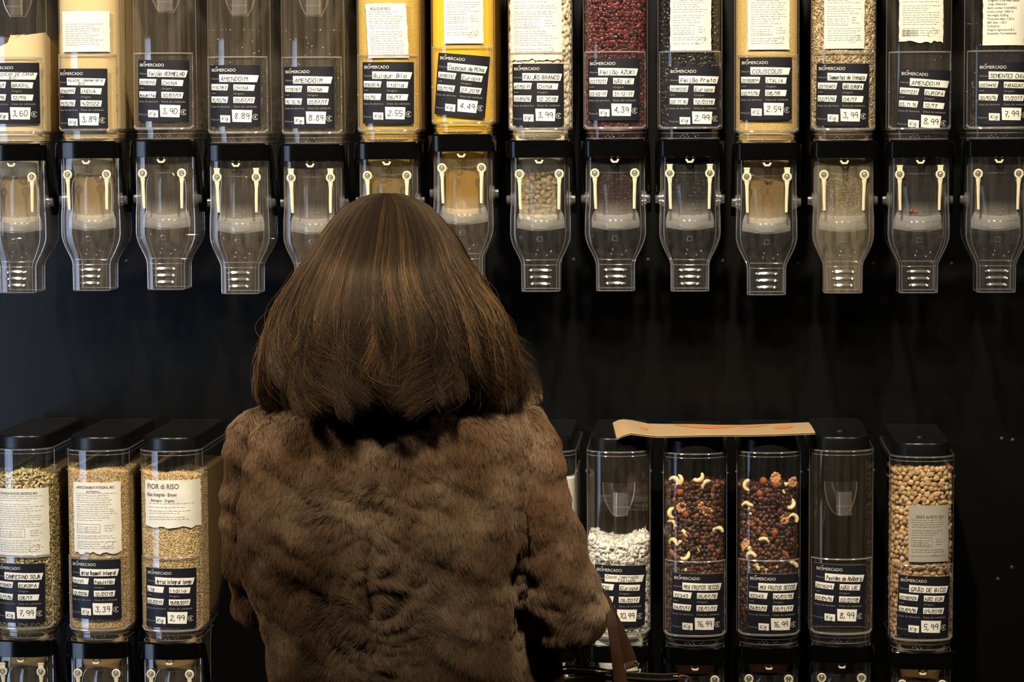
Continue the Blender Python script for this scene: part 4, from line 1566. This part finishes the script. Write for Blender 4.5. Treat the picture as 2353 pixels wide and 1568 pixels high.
limb(body, [(x0, YP, zt(1010), 0.10), (x0, YP + 0.01, zt(1150), 0.115), (x0 + 0.005, YP + 0.01, zt(1330), 0.10), (x0 + 0.008, YP + 0.01, zt(1500), 0.12), (x0 + 0.008, YP + 0.01, 0.82, 0.125)])
for s in (-1, 1):
    limb(body, [(x0 + s * 0.07, YP + 0.01, 0.83, 0.085), (x0 + s * 0.085, YP + 0.015, 0.62, 0.070), (x0 + s * 0.09, YP + 0.01, 0.46, 0.052), (x0 + s * 0.09, YP, 0.32, 0.050), (x0 + s * 0.09, YP - 0.01, 0.10, 0.034)])
    limb(body, [(x0 + s * 0.09, YP - 0.02, 0.055, 0.034), (x0 + s * 0.10, YP + 0.07, 0.045, 0.036), (x0 + s * 0.105, YP + 0.15, 0.036, 0.026)])
ARMR = [jp(1180, 1010, YP, 0.032), jp(1245, 1200, YP, 0.037), jp(1300, 1405, YP + 0.01, 0.034), jp(1320, 1405, YP + 0.13, 0.030), jp(1326, 1385, YP + 0.235, 0.022)]
ARML = [jp(622, 1010, YP, 0.030), jp(562, 1200, YP + 0.025, 0.022), jp(576, 1380, YP + 0.05, 0.020), jp(640, 1385, YP + 0.17, 0.024), jp(700, 1370, YP + 0.26, 0.020)]
for arm in (ARMR, ARML):
    limb(body, arm)
    w = Vector(arm[-1][:3])
    d = (w - Vector(arm[-2][:3])).normalized()
    side = Vector((d.y, -d.x, 0)).normalized()
    if arm is ARMR:
        side = -side
    up = side.cross(d).normalized()
    palm = w + d * 0.045
    limb(body, [(*(w + d * 0.01), 0.020), (*palm, 0.022)])
    body.ball(tuple(palm), 0.030, 0, 14, 10, (1, 1, 0.6))
    for q, ln in enumerate((0.030, 0.034, 0.032, 0.025)):
        a = palm + side * (0.024 - 0.016 * q) + d * 0.022
        c = a + d * ln
        e = c + d * ln * 0.45 - Vector((0, 0, ln * 0.7))
        g = e - Vector((0, 0, ln * 0.5)) - d * ln * 0.25
        limb(body, [(*a, 0.0088), (*c, 0.0082), (*e, 0.0078), (*g, 0.0068)], 10)
    a = palm + side * 0.026 - d * 0.02
    limb(body, [(*a, 0.011), (*(a + side * 0.016 + d * 0.022), 0.0098), (*(a + side * 0.016 + d * 0.046 - Vector((0, 0, 0.012))), 0.0082)], 10)
skin = solid('skin', rgb(196, 150, 122), 0.5, 0.4)
bme = remeshed(body, 0.0055, 4)
bme.materials.append(skin)
bme.polygons.foreach_set('use_smooth', [True] * len(bme.polygons))
for v in bme.vertices:
    v.co -= base
person = put('person', bme)
person.location = base
tag(person, 'woman with shoulder-length brown hair in a brown fur coat, seen from behind', 'person')
# trousers and shoes, below the frame
b = MB()
for s in (-1, 1):
    limb(b, [(s * 0.07, -0.01, 0.86, 0.098), (s * 0.085, -0.005, 0.62, 0.082), (s * 0.09, -0.01, 0.46, 0.064), (s * 0.09, -0.02, 0.32, 0.060), (s * 0.09, -0.03, 0.11, 0.050)])
tme = remeshed(b, 0.008, 4)
tme.materials.append(solid('dark_cloth', (0.01, 0.01, 0.012, 1), 0.8, 0.2))
tme.polygons.foreach_set('use_smooth', [True] * len(tme.polygons))
put('trousers', tme, person)
for s in (-1, 1):
    b = MB()
    limb(b, [(s * 0.09, -0.045, 0.052, 0.046), (s * 0.10, 0.05, 0.046, 0.046), (s * 0.105, 0.125, 0.038, 0.036)])
    sme = remeshed(b, 0.006, 3)
    sme.materials.append(solid('black_leather', (0.008, 0.008, 0.008, 1), 0.35, 0.5))
    for v in sme.vertices:
        v.co.z = max(v.co.z, 0.002)
    put('shoe', sme, person)

# ---- coat: torso, two sleeves and a collar grown into one garment
coat = MB()


def oval(pxl, pxr, py, yc, ry, n=32, e=2.3):
    a, c = at(pxl, py, yc), at(pxr, py, yc)
    cx, rx, z = (a.x + c.x) / 2, (c.x - a.x) / 2, (a.z + c.z) / 2
    out = []
    for i in range(n):
        t = 2 * PI * i / n
        ct, st = math.cos(t), math.sin(t)
        out.append((cx + rx * math.copysign(abs(ct) ** (2 / e), ct), yc + ry * math.copysign(abs(st) ** (2 / e), st), z))
    return out


TOR = [(690, 1110, 915, YP, 0.055), (640, 1150, 938, YP, 0.075), (590, 1192, 953, YP, 0.088), (560, 1216, 978, YP, 0.100), (548, 1222, 1030, YP, 0.113), (545, 1214, 1110, YP, 0.122),
       (547, 1206, 1200, YP, 0.127), (556, 1200, 1290, YP, 0.126), (578, 1194, 1370, YP, 0.124), (602, 1192, 1450, YP, 0.126), (616, 1196, 1530, YP, 0.130), (618, 1200, 1620, YP, 0.135), (610, 1210, 1800, YP, 0.140), (598, 1225, 1960, YP, 0.145)]
coat.loft([oval(*t) for t in TOR], 0, True, True, True)
coat.loft([oval(*t) for t in ((1000, 1190, 1190, YP + 0.05, 0.04), (1010, 1240, 1300, YP + 0.05, 0.04), (1020, 1264, 1420, YP + 0.06, 0.042), (1020, 1282, 1500, YP + 0.065, 0.042), (1020, 1290, 1570, YP + 0.065, 0.042), (1010, 1296, 1760, YP + 0.065, 0.042), (1000, 1290, 1940, YP + 0.06, 0.042))], 0, True, True, True)
limb(coat, [jp(1178, 1000, YP, 0.045), jp(1214, 1040, YP - 0.01, 0.043), jp(1230, 1100, YP - 0.012, 0.041), jp(1250, 1180, YP - 0.012, 0.041), jp(1270, 1260, YP - 0.010, 0.045), jp(1290, 1340, YP, 0.050), jp(1301, 1405, YP + 0.01, 0.052), jp(1314, 1415, YP + 0.07, 0.048), jp(1318, 1410, YP + 0.13, 0.040), jp(1318, 1402, YP + 0.19, 0.036)], 20)
limb(coat, [jp(606, 1000, YP, 0.045), jp(578, 1030, YP + 0.005, 0.040), jp(566, 1100, YP + 0.015, 0.034), jp(557, 1200, YP + 0.025, 0.0305), jp(561, 1290, YP + 0.035, 0.0285), jp(580, 1385, YP + 0.05, 0.030), jp(610, 1395, YP + 0.11, 0.032), jp(650, 1390, YP + 0.16, 0.034), jp(690, 1375, YP + 0.20, 0.034)], 20)
limb(coat, [jp(585, 985, YP + 0.005, 0.028), jp(620, 972, YP, 0.032)], 16)
# stand-up collar with the tip that shows right of the hair
coat.loft([oval(*t) for t in ((700, 1120, 935, YP, 0.07), (735, 1090, 895, YP + 0.01, 0.07), (750, 1075, 850, YP + 0.015, 0.072))], 0, True, True, True)
limb(coat, [jp(1120, 935, YP + 0.02, 0.022), jp(1180, 925, YP + 0.035, 0.018), jp(1216, 908, YP + 0.045, 0.013)], 12)
cme = remeshed(coat, 0.0062, 5, 0.55)
nv = len(cme.vertices)
co = np.empty(nv * 3, np.float32)
cme.vertices.foreach_get('co', co)
co = co.reshape(-1, 3)
no = np.array([v.normal[:] for v in cme.vertices])


def seam_px():
    return [(880, 1000), (870, 1100), (855, 1200), (840, 1300), (850, 1400), (840, 1500), (845, 1600)]


seam = np.array([[at(px, py, YP - 0.12).x, at(px, py, YP - 0.12).z] for px, py in seam_px()])
sx_at = lambda z: np.interp(-z, -seam[:, 1], seam[:, 0])
arm_ = lambda L_: np.array([[at(px, py, YP - 0.06).x, at(px, py, YP - 0.06).z] for px, py in L_])
ARMHOLE_L = arm_([(600, 950), (560, 1010), (540, 1090), (534, 1180), (542, 1260), (566, 1330), (598, 1430)])
ARMHOLE_R = arm_([(1196, 945), (1222, 1000), (1214, 1080), (1200, 1160), (1206, 1240), (1194, 1330), (1190, 1480)])
disp = np.zeros(nv)
sw = np.zeros(nv)
fb = lambda v, o=3: noise.fractal(v, 1.0, 2.0, o)
elbow = Vector(at(1330, 1380, YP))
for i in range(nv):
    p = Vector(co[i])
    d = 0.0062 * fb(p * 10.0) + 0.0028 * fb(p * 28.0)
    s = abs(p.x - sx_at(p.z) + 0.006 * noise.noise(Vector((0, 3.1, p.z * 40)))) if p.y < YP else 1.0
    wgt = math.exp(-(s / 0.075) ** 2) * min(1, max(0.25, (1.28 - p.z) * 4))
    # wrinkles that run out sideways from the middle seam
    rdg = 1 - abs(noise.noise(Vector((p.x * 14, p.y * 10, p.z * 52 + 9 * noise.noise(p * 9)))))
    d += wgt * 0.0150 * (rdg - 0.75)
    d -= 0.0070 * math.exp(-(s / 0.006) ** 2)
    if p.y < YP + 0.05:
        for g_ in (ARMHOLE_L, ARMHOLE_R):
            if g_[-1, 1] < p.z < g_[0, 1]:
                gx = np.interp(-p.z, -g_[:, 1], g_[:, 0])
                d -= 0.0100 * math.exp(-((p.x - gx) / 0.007) ** 2)
    # slanting creases on sleeves and flanks
    cr = 1 - abs(noise.noise(Vector((p.x * 12 + p.z * 16, p.y * 10, p.z * 12 + 4.2))))
    d += 0.0075 * (cr - 0.8)
    disp[i] = d
    sw[i] = wgt
keep = no[:, 1] < 0.45
amp = np.where(keep, 1.0, 0.3)
co = co + no * (disp * amp)[:, None]
cloc = co - np.array(base)
cme.vertices.foreach_set('co', cloc.astype(np.float32).ravel())
cme.update()
cme.polygons.foreach_set('use_smooth', [True] * len(cme.polygons))
cme.materials.append(solid('fur_hide', rgb(74, 54, 38), 0.9, 0.1, var=0.25, vscale=30))
coat_o = put('fur_coat', cme, person)


def strands(name, P, rad, tints, material, parent):
    """P: (n, k, 3) curve points"""
    n, k, _ = P.shape
    cu = bpy.data.hair_curves.new(name)
    cu.add_curves([k] * n)
    cu.attributes['position'].data.foreach_set('vector', np.ascontiguousarray(P, np.float32).ravel())
    ra = cu.attributes.get('radius') or cu.attributes.new('radius', 'FLOAT', 'POINT')
    ra.data.foreach_set('value', np.ascontiguousarray(np.broadcast_to(rad, (n, k)), np.float32).ravel())
    if tints is not None:
        ta = cu.attributes.new('tint', 'FLOAT_COLOR', 'CURVE')
        ta.data.foreach_set('color', np.ascontiguousarray(np.c_[tints, np.ones(n)], np.float32).ravel())
    cu.materials.append(material)
    return put(name, cu, parent)


def strand_mat(name, rough, refl, root, tip, tipgain=1.0, sheen=(1, 0.85, 0.65)):
    mt, nt, out = mat(name)
    hi = N(nt, 'HairInfo')
    at_ = N(nt, 'Attribute', attribute_name='tint')
    mr = N(nt, 'MapRange')
    mr.inputs[3].default_value = root
    mr.inputs[4].default_value = tip
    L(nt, hi, 'Intercept', mr, 0)
    sc1 = N(nt, 'VectorMath', operation='SCALE')
    L(nt, at_, 'Color', sc1, 0)
    L(nt, mr, 0, sc1, 'Scale')
    df = N(nt, 'BsdfDiffuse')
    L(nt, sc1, 0, df, 'Color')
    hr = N(nt, 'BsdfHair')
    hr.component = 'Reflection'
    hr.inputs['RoughnessU'].default_value = rough
    hr.inputs['RoughnessV'].default_value = 0.6
    hr.inputs['Offset'].default_value = 0.06
    hm = N(nt, 'VectorMath', operation='MULTIPLY_ADD')
    L(nt, sc1, 0, hm, 0)
    hm.inputs[1].default_value = (1.6, 1.5, 1.4)
    hm.inputs[2].default_value = tuple(0.035 * c for c in sheen)
    L(nt, hm, 0, hr, 'Color')
    mx = N(nt, 'MixShader')
    mx.inputs[0].default_value = refl
    L(nt, df, 0, mx, 1)
    L(nt, hr, 0, mx, 2)
    L(nt, mx, 0, out, 0)
    return mt


# ---- fur: short strands combed downwards, swirling into tufts along the seam
cme.calc_loop_triangles()
tri = np.array([t.vertices[:] for t in cme.loop_triangles])
cno = np.array([v.normal[:] for v in cme.vertices])
flow = np.zeros((nv, 3))
tintv = np.zeros((nv, 3))
lenv = np.zeros(nv)
c_mid, c_dark, c_lit = np.array(rgb(140, 111, 86)[:3]), np.array(rgb(108, 76, 50)[:3]), np.array(rgb(174, 148, 120)[:3])
for i in range(nv):
    p = Vector(co[i])
    n1 = noise.noise_vector(p * 10.0)
    n2 = noise.noise_vector(p * 34.0 + Vector((7, 1, 3)))
    k = 0.55 + 1.7 * sw[i]
    side = math.copysign(0.35, p.x - sx_at(p.z)) * sw[i]
    flow[i] = (n1.x * k + n2.x * 0.5 * k + side, n1.y * k * 0.5, -0.85 + n1.z * k + n2.z * 0.4 * k)
    a = fb(p * 9.0 + Vector((2, 5, 1)))
    a = max(-1, min(1, a * 1.6 + 0.15))
    tintv[i] = c_mid * (1 - abs(a)) + (c_lit if a > 0 else c_dark) * abs(a)
    tintv[i] = tintv[i] * (1 - 0.45 * sw[i]) + c_lit * 0.45 * sw[i]
    lenv[i] = 0.0145 + 0.0035 * noise.noise(p * 20)
tp3 = co[tri]
areas = np.linalg.norm(np.cross(tp3[:, 1] - tp3[:, 0], tp3[:, 2] - tp3[:, 0]), axis=1) / 2
tn = cno[tri].mean(1)
zlow = at(890, 1640, YP).z
vis = (tn[:, 1] < 0.55) & (tp3[:, :, 2].mean(1) > zlow)
wts = areas * vis
NFUR = 320000
pick = RNG.choice(len(tri), NFUR, p=wts / wts.sum())
u1, u2 = RNG.random(NFUR), RNG.random(NFUR)
fl_ = u1 + u2 > 1
u1[fl_], u2[fl_] = 1 - u1[fl_], 1 - u2[fl_]
bc = np.stack([1 - u1 - u2, u1, u2], 1)
lerp3 = lambda arr: np.einsum('nk,nkj->nj', bc, arr[tri[pick]])
root = lerp3(cloc)
nrm = lerp3(cno)
nrm /= np.linalg.norm(nrm, axis=1, keepdims=True)
fl3 = lerp3(flow) + RNG.normal(0, 0.10, (NFUR, 3))
fl3 -= nrm * np.sum(fl3 * nrm, 1, keepdims=True)
fl3 /= np.maximum(np.linalg.norm(fl3, axis=1, keepdims=True), 1e-6)
ln = np.einsum('nk,nk->n', bc, lenv[tri[pick]]) * (0.7 + 0.6 * RNG.random(NFUR))
tin = lerp3(tintv) * (0.8 + 0.4 * RNG.random((NFUR, 1)))
K = 5
s = np.linspace(0, 1, K)[None, :, None]
lift = 0.26 + 0.22 * RNG.random((NFUR, 1, 1))
P = root[:, None, :] + ln[:, None, None] * (fl3[:, None, :] * (s ** 1.15) * 0.9 + nrm[:, None, :] * lift * (s - 0.62 * s ** 2))
tips = P[:, -1]
nc = 9000
cid = RNG.choice(NFUR, nc, replace=False)
kd = kdtree.KDTree(nc)
for j, q in enumerate(cid):
    kd.insert(root[q], j)
kd.balance()
near = np.array([kd.find(r)[1] for r in root])
pull = (tips[cid[near]] - tips)
dist = np.linalg.norm(root[cid[near]] - root, axis=1)
kk = 0.40 * np.exp(-(dist / 0.007) ** 2)
P = P + pull[:, None, :] * kk[:, None, None] * (s ** 1.6)
rad = np.array([0.00018, 0.00018, 0.00016, 0.00011, 0.00005])[None]
M['fur'] = strand_mat('brown_fur', 0.42, 0.30, 0.45, 1.15)
strands('fur', P, rad, tin, M['fur'], coat_o)

# ---- hair
LV = [(443, 872, 905), (447, 846, 932), (455, 820, 958), (468, 795, 985), (485, 774, 1006), (505, 757, 1022), (550, 731, 1052), (600, 703, 1074), (650, 672, 1104), (700, 645, 1138), (750, 630, 1160), (800, 620, 1175), (850, 613, 1188), (900, 617, 1196), (940, 632, 1186), (980, 660, 1160)]
LV = np.array(LV, float)
lz = np.array([at(890, r[0], YP).z for r in LV])
lcx = np.array([(at(r[1], r[0], YP).x + at(r[2], r[0], YP).x) / 2 for r in LV])
lrx = np.array([(at(r[2], r[0], YP).x - at(r[1], r[0], YP).x) / 2 for r in LV])
lpy = LV[:, 0]
lry = np.interp(lpy, [443, 600, 720, 850, 980], [0.008, 0.118, 0.142, 0.152, 0.150])
lry = np.minimum(lry, lrx * 1.05)
fy = np.arange(443.0, 981.0, 2.0)


def eased(q, sig):
    v = np.interp(fy, lpy, q)
    k = np.exp(-0.5 * (np.arange(-40, 41) * 2 / sig) ** 2)
    sm = np.convolve(np.pad(v, 40, mode='edge'), k / k.sum(), 'valid')
    w = np.clip((fy - 452) / 60, 0, 1)
    return v * (1 - w) + sm * w


lz, lcx, lrx, lry = np.interp(fy, lpy, lz), eased(lcx, 10), eased(lrx, 9), eased(lry, 26)
lpy = fy


def hair_pos(th, py, rad):
    """angle round the head, photograph height, share of the full radius"""
    cx, rx, ry, z = (np.interp(py, lpy, q) for q in (lcx, lrx, lry, lz))
    return np.stack([cx + rx * rad * np.cos(th), YP + ry * rad * np.sin(th), z], -1)


bx = np.array(base)
shell = MB()
ths = np.linspace(math.radians(140), math.radians(400), 61)
rows = []
for py in (446, 452, 462, 480, 505, 550, 600, 650, 700, 750, 800, 845, 870):
    rr = 0.88 if py < 840 else 0.84 if py < 860 else 0.74
    rows.append([tuple(hair_pos(t, py, rr + 0.015 * math.sin(t * 9 + py * 0.01)) - bx) for t in ths])
shell.loft(rows, 0, False)
shell.loft([[tuple(hair_pos(ths[0], 444, 0.2) - bx)] * 61, rows[0]], 0, False)
hair_o = shell.build('hair', solid('hair_under', rgb(30, 20, 13), 0.7, 0.2, var=0.3, vscale=40), person, smooth=80)

NH, KH = 60000, 22
th = RNG.uniform(math.radians(135), math.radians(405), NH)
t = np.linspace(0, 1, KH)[None]
start = 444 + 170 * RNG.random((NH, 1)) ** 2.0
lockn = 110
lock = ((th - th.min()) / (th.max() - th.min()) * lockn + RNG.normal(0, 0.25, NH)).astype(int).clip(0, lockn)
lr = np.random.default_rng(5)
ph, am, endz, curl, lrad, ltint = lr.random(lockn + 1) * 2 * PI, 0.4 + lr.random(lockn + 1), lr.normal(0, 16, lockn + 1), lr.normal(0.0, 1, lockn + 1), lr.normal(0, 0.018, lockn + 1), lr.random(lockn + 1)
thc = np.degrees(th)
# the hem of the bob, by angle: lower at its left and right, rising a little in the middle left
hem = np.interp(thc, [135, 180, 205, 235, 260, 285, 315, 345, 405], [925, 935, 932, 905, 912, 928, 935, 930, 915])
end = hem + endz[lock] + RNG.normal(0, 12, NH) - 60 * (RNG.random(NH) < 0.25) * RNG.random(NH) * 2.0
py = start + (end[:, None] - start) * t
layer = np.where(RNG.random(NH) < 0.72, RNG.uniform(0.945, 1.0, NH), RNG.uniform(0.86, 0.945, NH))[:, None]
rise = np.clip((py - start) / 90, 0, 1)
rad_ = (0.925 + (layer - 0.925) * np.maximum(rise, np.clip((py - 445) / 40, 0, 1) * 0.4)) + lrad[lock][:, None] * np.clip(t * 2, 0, 1)
wave = am[lock][:, None] * np.sin(2 * PI * (0.5 + 1.1 * t) + ph[lock][:, None] + RNG.normal(0, 0.3, (NH, 1)))
dth = 0.050 * wave * t ** 1.3 + RNG.normal(0, 0.018, (NH, 1)) * t + 0.012 * np.sin(t * 9 + RNG.random((NH, 1)) * 6.28)
rad_ = rad_ + 0.030 * np.cos(2 * PI * (0.5 + 1.3 * t) + ph[lock][:, None]) * t ** 1.5 * am[lock][:, None]
# ends turn under (or flip out on the right)
tail = np.clip((t - 0.76) / 0.24, 0, 1) ** 1.5
bigf = ((th - th.min()) / (th.max() - th.min()) * 26).astype(int).clip(0, 26)
bflip = np.where(lr.random(27) < 0.45, lr.uniform(0.03, 0.12, 27), lr.uniform(-0.16, -0.05, 27))
flip = np.where((thc > 330) & (RNG.random(NH) < 0.6), 0.11, bflip[bigf] + RNG.normal(0, 0.015, NH))[:, None]
dth = dth + (lr.choice([-1, 1], 27) * lr.uniform(0.05, 0.20, 27))[bigf][:, None] * tail
rad_ = rad_ + flip * tail
dth = dth + 0.10 * curl[lock][:, None] * tail
# broad locks that bend together: waves in the lower third and hollows between them
big = ((th - th.min()) / (th.max() - th.min()) * 26 + RNG.normal(0, 0.16, NH)).astype(int).clip(0, 26)
bph, bam, bdep = lr.random(27) * 2 * PI, 0.5 + lr.random(27), lr.normal(0, 0.022, 27)
low_ = np.clip((t - 0.45) / 0.55, 0, 1)
cen = th.min() + (lock + 0.5) / lockn * (th.max() - th.min())
dth = dth + (cen - th)[:, None] * 0.72 * low_ ** 1.3 * (RNG.random((NH, 1)) < 0.88)
dth = dth + 0.135 * bam[big][:, None] * np.sin(bph[big][:, None] + 2 * PI * 0.95 * low_ + RNG.normal(0, 0.12, (NH, 1))) * low_ ** 1.2
rad_ = rad_ + bdep[big][:, None] * np.clip(t * 2.5, 0, 1) + 0.045 * bam[big][:, None] * np.cos(bph[big][:, None] + 2 * PI * 1.1 * low_) * low_ ** 1.5
py = py - 14 * np.abs(np.sin(bph[big]))[:, None] * low_ ** 3
py = py - 18 * tail * (np.abs(curl[lock])[:, None])
PH = hair_pos(th[:, None] + dth, py, rad_) - bx
hc_d, hc_m, hc_l = np.array(rgb(24, 17, 12)[:3]), np.array(rgb(39, 28, 18)[:3]), np.array(rgb(92, 68, 42)[:3])
lt = np.clip(ltint[lock] * 0.45 + RNG.normal(0.10, 0.20, NH), 0, 1)[:, None]
tint_h = np.where(lt < 0.5, hc_d + (hc_m - hc_d) * lt * 2, hc_m + (hc_l - hc_m) * (lt - 0.5) * 2) * (0.75 + 0.5 * RNG.random((NH, 1)))
M['hair'] = strand_mat('brown_hair', 0.22, 0.58, 0.56, 3.0)
strands('hair_strands', PH, np.r_[np.full(KH - 4, 0.00015), [0.00014, 0.00012, 0.00009, 0.00005]][None], tint_h, M['hair'], hair_o)
# stray hairs standing off the outline
NS = 260
th = np.where(RNG.random(NS) < 0.5, RNG.uniform(2.7, 3.5, NS), RNG.uniform(5.8, 6.6, NS))
mid_ = RNG.random(NS) < 0.3
th[mid_] = RNG.uniform(3.5, 5.8, mid_.sum())
t = np.linspace(0, 1, KH)[None]
py = RNG.uniform(560, 740, (NS, 1)) + RNG.uniform(60, 190, (NS, 1)) * t
amp_ = np.abs(RNG.normal(0, 0.062, (NS, 1)))
rad_ = 0.985 + amp_ * np.sin(PI * np.clip(t * RNG.uniform(0.6, 1.1, (NS, 1)), 0, 1)) + 0.012 * np.sin(t * 8 + RNG.random((NS, 1)) * 6)
PS = hair_pos(th[:, None] + RNG.normal(0, 0.07, (NS, 1)) * t, py, rad_) - bx
strands('stray_hair', PS, np.full((1, KH), 0.00010), np.tile(hc_l, (NS, 1)), M['hair'], hair_o)

# ------------------------------------------------------------------ handbag on her forearm
YB = -0.415
leather = solid('dark_brown_leather', rgb(24, 18, 13), 0.42, 0.22, bump=0.08, bscale=250, var=0.2, vscale=120)
strapm = solid('brown_leather_strap', rgb(62, 37, 24), 0.4, 0.5, bump=0.1, bscale=200)
gold = solid('gold_metal', rgb(220, 180, 100), 0.22, 0.5, metal=1.0)
o0 = at(1435, 1568, YB)
bag = empty('handbag', (o0.x, YB, o0.z - 0.17))
tag(bag, 'dark brown leather handbag with a gold zip hanging from the woman\'s right forearm', 'handbag')
bo = bag.location
bl = lambda px, py, y=YB: at(px, py, y) - bo
T0, T1 = bl(1292, 1556), bl(1574, 1563)
b = MB()
rings = []
cxb, wb_ = (T0.x + T1.x) / 2, (T1.x - T0.x) / 2
for z, w, d in ((0.0, wb_ * 1.02, 0.040), (0.004, wb_ * 1.06, 0.046), (0.05, wb_ * 1.08, 0.052), (0.11, wb_ * 1.05, 0.046), (T0.z - 0.012, wb_ * 1.01, 0.030), (T0.z, wb_, 0.018), (T0.z + 0.002, wb_ * 0.98, 0.010)):
    rings.append([(cxb + w * math.copysign(abs(math.cos(2 * PI * i / 28)) ** 0.35, math.cos(2 * PI * i / 28)), d * math.copysign(abs(math.sin(2 * PI * i / 28)) ** 0.6, math.sin(2 * PI * i / 28)),
                   z + (0.004 * math.cos(PI * math.cos(2 * PI * i / 28)) if z > 0.12 else 0)) for i in range(28)])
b.loft(rings, 0, True, True, True)
b.build('bag_body', leather, bag, smooth=60)
b = MB()
zp = [(1290, 1546), (1318, 1543), (1345, 1545), (1380, 1550), (1410, 1554), (1440, 1558), (1480, 1561), (1520, 1563), (1558, 1561)]
ZP = [bl(q[0], q[1] - 4, YB - 0.022) for q in zp]
b.tube([(p.x, p.y, p.z - 0.003) for p in ZP], 0.0035, 8, 0)
b.tube([(p.x, p.y + 0.006, p.z + 0.0035) for p in ZP], 0.0022, 6, 0)
zt_ = b.build('zip_tape', leather, bag)
b = MB()
tot = 62
for i in range(tot):
    f_ = i / (tot - 1) * (len(ZP) - 1.001)
    k_ = int(f_)
    p = ZP[k_].lerp(ZP[k_ + 1], f_ - k_)
    b.box((p.x - 0.0009, p.y - 0.0026, p.z - 0.0012), (p.x + 0.0009, p.y + 0.003, p.z + 0.0016), 0)
tag(b.build('zip_teeth', gold, zt_, smooth=0), kind='stuff')
# piping at the right-hand corner
b = MB()
b.tube([tuple(bl(1553, 1568, YB - 0.018)), tuple(bl(1557, 1558, YB - 0.016)), tuple(bl(1566, 1553, YB - 0.012)), tuple(bl(1580, 1556, YB - 0.006)), tuple(bl(1586, 1568, YB))], 0.0016, 8, 0)
b.build('corner_piping', solid('tan_piping', rgb(150, 88, 50), 0.45, 0.4), bag)


def strap_mesh(path, wdt, th_=0.003):
    """flat leather band along (px, py, Y) points, face towards the viewer"""
    b = MB()
    P_ = [bl(*q) for q in path]
    rings = []
    for i, p in enumerate(P_):
        d = (P_[min(i + 1, len(P_) - 1)] - P_[max(i - 1, 0)]).normalized()
        sd_ = d.cross(Vector((0, 1, 0)))
        sd_ = sd_.normalized() if sd_.length > 1e-4 else Vector((1, 0, 0))
        up_ = sd_.cross(d).normalized()
        w = wdt[i] / 2
        rings.append([tuple(p + sd_ * a * w + up_ * c * th_ / 2) for a, c in ((-1, -0.6), (-0.92, -1), (0.92, -1), (1, -0.6), (1, 0.6), (0.92, 1), (-0.92, 1), (-1, 0.6))])
    b.loft(rings, 0, True, True, True)
    return b


strap_o = strap_mesh([(1318, 1316, YP + 0.172), (1362, 1336, YP + 0.172), (1391, 1380, YP + 0.17), (1404, 1420, YB - 0.026), (1409, 1450, YB - 0.032), (1418, 1510, YB - 0.034), (1426, 1568, YB - 0.036), (1432, 1620, YB - 0.045)], [0.014, 0.014, 0.014, 0.0145, 0.0155, 0.0175, 0.020, 0.020]).build('near_strap', strapm, bag, smooth=40)
far_o = strap_mesh([(1318, 1318, YP + 0.205), (1362, 1336, YP + 0.205), (1392, 1378, YP + 0.206), (1408, 1416, YB + 0.018), (1424, 1452, YB + 0.018), (1437, 1490, YB + 0.019), (1447, 1519, YB + 0.02)], [0.014, 0.014, 0.014, 0.0145, 0.0165, 0.0195, 0.021]).build('far_strap', strapm, bag, smooth=40)
b = MB()
b.tube([tuple(bl(*q)) for q in ((1437, 1530, YB + 0.012), (1439, 1546, YB + 0.012), (1468, 1543, YB + 0.012), (1464, 1523, YB + 0.012))], 0.0014, 8, 0, True)
b.ball(tuple(bl(1462, 1523, YB + 0.012)), 0.0026, 0, 10, 8)
b.build('strap_ring', gold, bag)
b = strap_mesh([(1449, 1522, YB + 0.018), (1452, 1534, YB + 0.010)], [0.0185, 0.0185], 0.004)
b.build('strap_loop', strapm, far_o, smooth=40)
